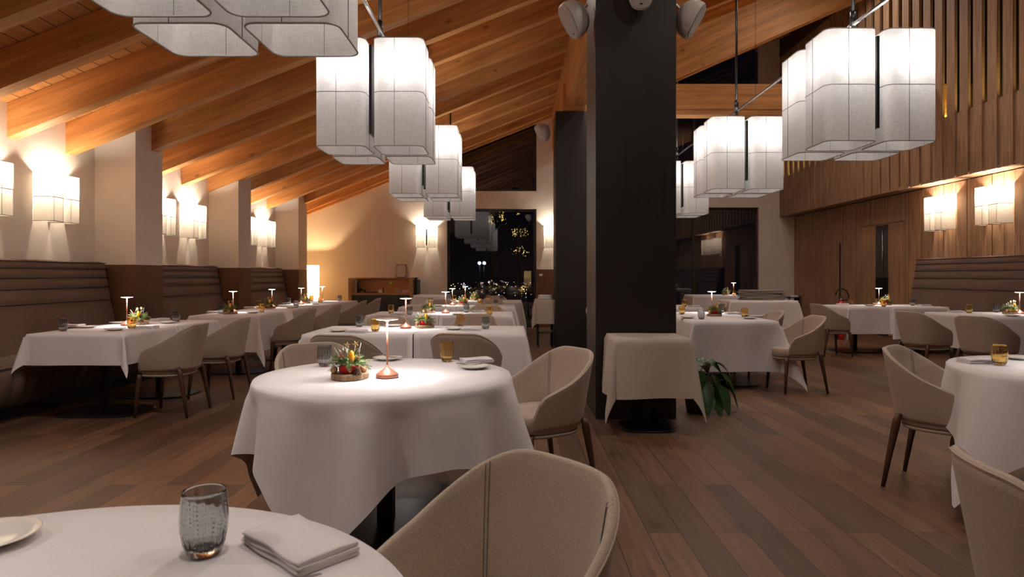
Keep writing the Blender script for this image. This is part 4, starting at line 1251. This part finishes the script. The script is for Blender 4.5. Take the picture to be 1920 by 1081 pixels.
tag(MB().box(sx0 + .02, sx1 - .0, sy1 - .14, sy1 - .0, stp - .018, stp + .010).build('sideboard_shelf_top', M['oakwarm']), 'thin oak shelf along the top back of the sideboard', 'shelf')
bw = MB().lathe([(.03, 0), (.05, .02), (.075, .05), (.072, .05), (.045, .022), (.001, .01)], 24).build('small_bowl', M['black']); bw.location = (X(778.5, 15.1), 15.1, Z(524, 14.9) + .001); tag(bw, 'small dark bowl on the narrow cabinet', 'bowl')

# floor lamp glowing in the back corner
def floor_lamp(loc, label, r=.18, z0=.62, z1=1.49, power=W_FLOOR):
    t = thing('floor_lamp', label, 'floor lamp', loc)
    MB().loft([superell(r, r, 5, 32, z=z) for z in (z0, (z0 + z1) / 2, z1)], True, False, False, True).build('shade', M['lampshade'], t)
    for z in (z0, z1):
        P = superell(r, r, 5, 32, z=z); MB().tube(P + [P[0]], .004, 5).build('rim', M['ring'], t)
    MB().lathe([(.14, 0), (.14, .02), (.02, .03), (.012, .05), (.012, z1 - .3)], 24).build('stand', M['black'], t)
    light('POINT', t, (0, 0, z0 + .25), power, (1.0, .66, .34), .03)
    light('POINT', t, (0, 0, z1 - .22), power, (1.0, .66, .34), .03)
    return t
floor_lamp((X(581.5, 14.95), 14.95, 0), 'glowing square cloth floor lamp in the far corner behind the bench tables')
floor_lamp((.62, -.9, 0), 'cloth floor lamp whose reflection shows in the tall window', power=4.0)

# ------------------------------------------------------------------ flood lamps added to brighten the room, unseen, hung under the rafters
def fill(x, y, z, label):
    t = thing('added_fill_lamp', label, 'fill lamp', (x, y, z), group='flood lamps added under the rafters')
    MB().lathe([(.13, 0), (.15, .01), (.15, .10), (.10, .13), (.02, .14)], 24, cap0=False).build('housing', M['black'], t)
    MB().tube([(0, 0, .13), (0, 0, zr(x) - z + .06)], .012, 8).build('stem', M['black'], t)
    light('AREA', t, (0, 0, .02), W_FILL, C_FILL, .26, spread=math.radians(170))
for i, (fx, fy) in enumerate(((-3.2, 1.2), (-.3, .6), (-3.0, 3.9), (-.2, 3.4), (.0, 6.9), (2.6, 1.6), (2.6, 4.3), (2.4, 7.6), (5.2, 3.4), (5.2, 6.6), (5.0, 9.6), (1.35, 9.3), (5.3, 12.1), (6.4, 12.6), (4.2, 12.9))):
    fill(fx, fy, zr(fx) - .30, ['first', 'second', 'third', 'fourth', 'fifth', 'sixth', 'seventh', 'eighth', 'ninth', 'tenth', 'eleventh', 'twelfth', 'thirteenth', 'fourteenth', 'fifteenth', 'sixteenth'][i] + ' black flood lamp added under the rafters, out of view')

# ------------------------------------------------------------------ speakers on the steel pillars
def speaker():
    t = thing('wall_speaker', 'x', 'speaker')
    rings = []
    for y, s, dz in ((-.085, .90, 0), (-.080, .97, 0), (-.065, 1.0, 0), (-.02, .985, 0), (.03, .88, .004), (.07, .70, .006), (.098, .46, .006), (.108, .2, .006)):
        P = superell(.115 * s, .165 * s, 3.0, 36)
        rings.append([(x * (1 - .22 * (-z_ / .165 if z_ < 0 else 0) ** 1), y, z_ + dz) for x, z_, _ in P])
    MB().loft(rings, smooth=True).build('body', M['speaker'], t)
    P = superell(.102, .150, 3.0, 36)
    MB().loft([[(x * (1 - .22 * (-z_ / .165 if z_ < 0 else 0)), -.0905, z_) for x, z_, _ in P], [(x * .97 * (1 - .22 * (-z_ / .165 if z_ < 0 else 0)), -.094, z_ * .98) for x, z_, _ in P]], smooth=False).build('grille', M['grille'], t)
    MB().box(-.012, .012, -.096, -.0935, -.118, -.108).build('badge', M['black'], t)
    MB().tube([(0, .10, .04), (0, .16, .06)], .012, 8).build('bracket', M['white'], t)
    return t
SPK = speaker()
def spk(loc, aim, label):
    o = clone(SPK) if USED.get(id(SPK)) else SPK
    USED[id(SPK)] = True
    d = Vector(aim).normalized()
    q = (-d).to_track_quat('Y', 'Z')
    o.location = loc; o.rotation_euler = q.to_euler(); o['label'] = label; o['group'] = 'white wall speakers'
spk((.545, 5.72, Z(34, 5.72)), (-.80, -.28, -.50), 'white speaker on the left flank of the near steel pillar')
spk((1.545, 5.72, Z(34, 5.72)), (.80, -.28, -.50), 'white speaker on the right flank of the near steel pillar')
spk((1.06, 5.42, Z(2, 5.42) + .10), (0, -1, -.42), 'white speaker on the front face of the near pillar, cut by the top edge')
spk((X(1019, 11.2), 11.2, Z(247, 11.2)), (-.80, -.28, -.50), 'smaller looking white speaker on the far steel pillar')

# ------------------------------------------------------------------ trolley beside the far pillar
ty0 = 11.15
tx0, tx1 = X(1006, ty0), .68
t = thing('service_trolley', 'service trolley on black castors beside the far steel pillar', 'trolley', (tx0, ty0, 0))
W2 = tx1 - tx0
for dx, dy in ((.03, .03), (W2 - .03, .03), (.03, .42), (W2 - .03, .42)):
    MB().tube([(dx, dy, .07), (dx, dy, .83)], .012, 8).build('post', M['black'], t)
    MB().tube([(dx - .012, dy, .035), (dx + .012, dy, .035)], .035, 16).build('castor', M['rubber'], t)
for z in (.25, .80): MB().box(0, W2, 0, .45, z, z + .02).build('shelf', M['frame'], t)
cl = cloth_rect(tx0 - .01, tx1 + .0, ty0 - .01, ty0 + .46, (.28, .02, .42, .1), 'beige cloth hanging over the service trolley', 77, z=.832, mat=M['sidecloth'], flare=.2)
for k in range(2):
    o = MB().loft([superell(.13 - .008 * k, .16, 5, 24, z=z) for z in (0, .012, .028, .034)], smooth=True).build('folded_tablecloth', M['cloth']); o.location = (tx0 + .16, ty0 + .22, .836 + .036 * k)
    tag(o, ('lower' if k == 0 else 'upper') + ' folded cloth lying on the service trolley', 'cloth', 'folded cloths on the trolley')

# ------------------------------------------------------------------ grey cloth stack and wooden stand by the right window
rnd = random.Random(4)
for k in range(6):
    z = .7535 + .034 * k
    m_ = MB(); rings = []
    a, c = rnd.uniform(.42, .47), rnd.uniform(.18, .21)
    for zz, s in ((0, .96), (.006, 1.0), (.024, 1.0), (.031, .97)):
        P = superell(a * s, c * s, 5, 60)
        rings.append([(x + .012 * math.sin(y * 40 + k), y + .01 * math.sin(x * 25 + k * 2), zz + .0012 * math.sin(x * 22 + k) + .0012) for x, y, _ in P])
    m_.loft(rings, smooth=True)
    o = m_.build('folded_grey_cloth', M['greycloth']); o.location = (X(1427, 13.1) + rnd.uniform(-.02, .02), 13.1, z); o.rotation_euler = (0, 0, rnd.uniform(-.06, .06))
    tag(o, ['lowest', 'second lowest', 'third', 'fourth', 'second topmost', 'topmost'][k] + ' folded grey cloth in the stack before the right window', 'cloth', 'grey cloths in a stack')
t = thing('wooden_stand', 'dark wooden stand holding a white towel in the corner by the oak wall', 'stand', (X(1479, 15.6), 15.6, 0))
for dx in (.0, .27):
    for dy in (0, .3): MB().box(dx, dx + .03, dy, dy + .03, 0, .74).build('leg', M['leg'], t)
for z in (.2, .45, .70): MB().box(0, .30, 0, .33, z, z + .02).build('shelf', M['leg'], t)
MB().box(.30, .315, 0, .33, .2, .76).build('side_panel', M['leg'], t)
o = MB().loft([superell(.10, .12, 5, 24, z=z) for z in (0, .01, .035, .042)], smooth=True).build('white_towel', M['cloth']); o.location = (X(1479, 15.6) + .17, 15.75, .741 - .02); tag(o, 'white towel lying on the dark wooden stand', 'towel')

# ------------------------------------------------------------------ fire extinguisher
ex, ey = X(1577, 12.6), 12.6
t = thing('fire_extinguisher', 'red fire extinguisher with black hose loop before the oak plank wall', 'fire extinguisher', (ex, ey, 0))
MB().lathe([(.10, .0), (.11, .02), (.11, .62), (.10, .68), (.06, .73), (.03, .75)], 28).build('cylinder', M['redpaint'], t)
MB().tube([(0, 0, .74), (0, 0, .80)], .025, 12).box(-.05, .03, -.015, .015, .80, .83).build('valve', M['chrome'], t)
MB().tube([(-.12 + .0, -.02, .86), (-.10, -.02, .93), (-.04, -.02, .985), (.03, -.02, .985), (.10, -.02, .94), (.14, -.02, .86), (.14, -.02, .80), (.11, -.02, .765), (.02, -.02, .765)], .014, 8).build('hose', M['rubber'], t)
MB().tube([(-.02, .02, .75), (-.02, .02, 1.0)], .01, 6).build('pull_handle', M['black'], t)
for sx in (-1, 1):
    MB().lathe([(.05, 0), (.06, .005), (.06, .03), (.05, .035)], 20, T=Matrix.Translation((sx * .13, -.03, .065)) @ Matrix.Rotation(PI / 2, 4, 'Y')).build('wheel', M['rubber'], t)

# ------------------------------------------------------------------ plant beside the pillar
t = thing('potted_plant', 'dark green broad-leaved plant in a pot beside the near pillar', 'plant', (1.66, 5.86, 0))
MB().lathe([(.085, 0), (.09, .01), (.115, .20), (.12, .21), (.108, .212), (.10, .19), (.001, .185)], 32).build('pot', M['pot'], t)
stems = MB()
def leaf(mb, base, d, L_, w_, droop, roll=0.0):
    d = Vector(d).normalized(); side = d.cross(Vector((0, 0, 1)))
    if side.length < .1: side = Vector((1, 0, 0))
    side.normalize(); up = side.cross(d).normalized()
    side = (side * math.cos(roll) + up * math.sin(roll)).normalized()
    rows = []
    n = 8
    for i in range(n + 1):
        u = i / n
        wd = w_ * math.sin(PI * min(1, u ** .75)) ** .9 * (1 - .15 * u) if 0 < i < n else .001
        c = Vector(base) + d * L_ * u + Vector((0, 0, -droop * u * u * L_))
        rows.append([tuple(c - side * wd + up * wd * .25), tuple(c - side * wd * .5 + up * wd * .08), tuple(c), tuple(c + side * wd * .5 + up * wd * .08), tuple(c + side * wd + up * wd * .25)])
    vs = [p for r in rows for p in r]
    fs = [(i * 5 + j, i * 5 + j + 1, (i + 1) * 5 + j + 1, (i + 1) * 5 + j) for i in range(n) for j in range(4)]
    mb.add(vs, fs, True)
rnd = random.Random(12)
Lf = [((-.06, -.02, .50), (.15, -.3, .6), .16, .045, .6), ((-.02, 0, .46), (.5, -.4, .3), .16, .045, .7), ((.08, -.02, .46), (.6, -.4, .1), .15, .05, .9), ((.16, -.02, .45), (.7, -.3, -.1), .16, .055, .8),
      ((.0, -.05, .38), (-.2, -.6, -.5), .2, .06, .6), ((.12, -.05, .36), (.3, -.5, -.7), .22, .06, .5), ((.22, -.02, .36), (.6, -.1, -.75), .24, .05, .6), ((.27, 0, .30), (.45, -.1, -.95), .24, .05, .3),
      ((.02, -.10, .30), (.1, -.5, -.8), .24, .065, .4), ((.10, -.12, .24), (.25, -.3, -.95), .25, .07, .1), ((.15, -.08, .26), (.35, -.35, -.8), .26, .065, .2), ((-.08, -.08, .35), (-.5, -.5, -.1), .18, .05, .9),
      ((-.05, .06, .42), (-.5, .3, .3), .18, .05, .9), ((.08, .08, .40), (.4, .6, .3), .18, .05, .9), ((.05, -.12, .20), (0, -.5, -.8), .2, .06, .1)]
for i, (b_, d_, l_, w_, dr_) in enumerate(Lf):
    lf = MB(); leaf(lf, b_, d_, l_, w_ * 1.25, dr_, rnd.uniform(-.5, .5)); lf.build('leaf', M['leaf'], t)
    stems.tube([(rnd.uniform(-.02, .02), rnd.uniform(-.02, .02), .18), (b_[0] * .5, b_[1] * .5, b_[2] * .75 + .04), b_], .004, 5)
stems.build('stems', M['stem'], t)

# ------------------------------------------------------------------ lights in the night outside
rnd = random.Random(21)
ct = MB(); cc = MB()
for i in range(85):
    px_ = rnd.uniform(842, 1002); py_ = 517 + abs(rnd.gauss(0, 1)) * 14 + 10
    if py_ > 565: continue
    y = rnd.uniform(55, 95)
    (ct if rnd.random() < .8 else cc).ball((X(px_, y), y, Z(py_, y)), rnd.uniform(.015, .04), 5, 3)
tag(ct.build('city_lights', M['city']), 'scattered warm town lights beyond the tall window', 'city lights', kind='stuff')
tag(cc.build('city_lights', M['citycool']), 'scattered cool town lights beyond the tall window', 'city lights', kind='stuff')
fl = MB()
for (xa, xb, ya, yb, n_) in ((960, 988, 428, 444, 60), (962, 990, 463, 478, 45), (913, 928, 402, 423, 32), (937, 948, 397, 418, 32), (965, 976, 395, 403, 12), (973, 985, 534, 548, 30)):
    for i in range(n_):
        y = rnd.uniform(19.5, 21)
        fl.ball((X(rnd.gauss((xa + xb) / 2, (xb - xa) / 3.6), y), y, Z(rnd.gauss((ya + yb) / 2, (yb - ya) / 3.6), y)), rnd.uniform(.003, .008), 5, 3)
tag(fl.build('fairy_lights', M['fairy']), 'golden fairy lights in the dark outside the tall window', 'fairy lights', kind='stuff')
for px_ in (899, 908):
    o = thing('street_lamp', ('first' if px_ == 899 else 'second') + ' of two paired cool white lamps far outside the tall window', 'street lamp', (X(px_, 40), 40, -6.0), group='paired cool lamps outside')
    MB().ball((0, 0, 0), .10, 10, 6, T=Matrix.Translation((0, 0, Z(493, 40) + 6))).build('lamp_globe', M['citycool'], o)
    MB().tube([(0, 0, 0), (0, 0, Z(493, 40) + 5.92)], .05, 8).build('pole', M['black'], o)
for tx in (X(920, 20.2), X(972, 20.2)):
    o = thing('bare_tree', 'dark bare tree carrying fairy lights outside the tall window, ' + ('beside the pendant reflections' if tx < -.3 else 'near the window frame'), 'tree', (tx, 20.2, -6.0))
    mbt = MB(); r_ = random.Random(int(tx * 10))
    mbt.tube([(0, 0, 0), (.05, 0, 5), (0, 0, 9.2)], [.14, .1, .02], 8)
    mbt.build('trunk', M['leg'], o)
    for k in range(9):
        z_ = 5.2 + k * .42; a_ = r_.uniform(0, 6.28)
        MB().tube([(0, 0, z_), (.35 * math.cos(a_), .35 * math.sin(a_), z_ + .3), (.6 * math.cos(a_ + .3), .6 * math.sin(a_ + .3), z_ + .35)], [.03, .015, .004], 5).build('branch', M['leg'], o)
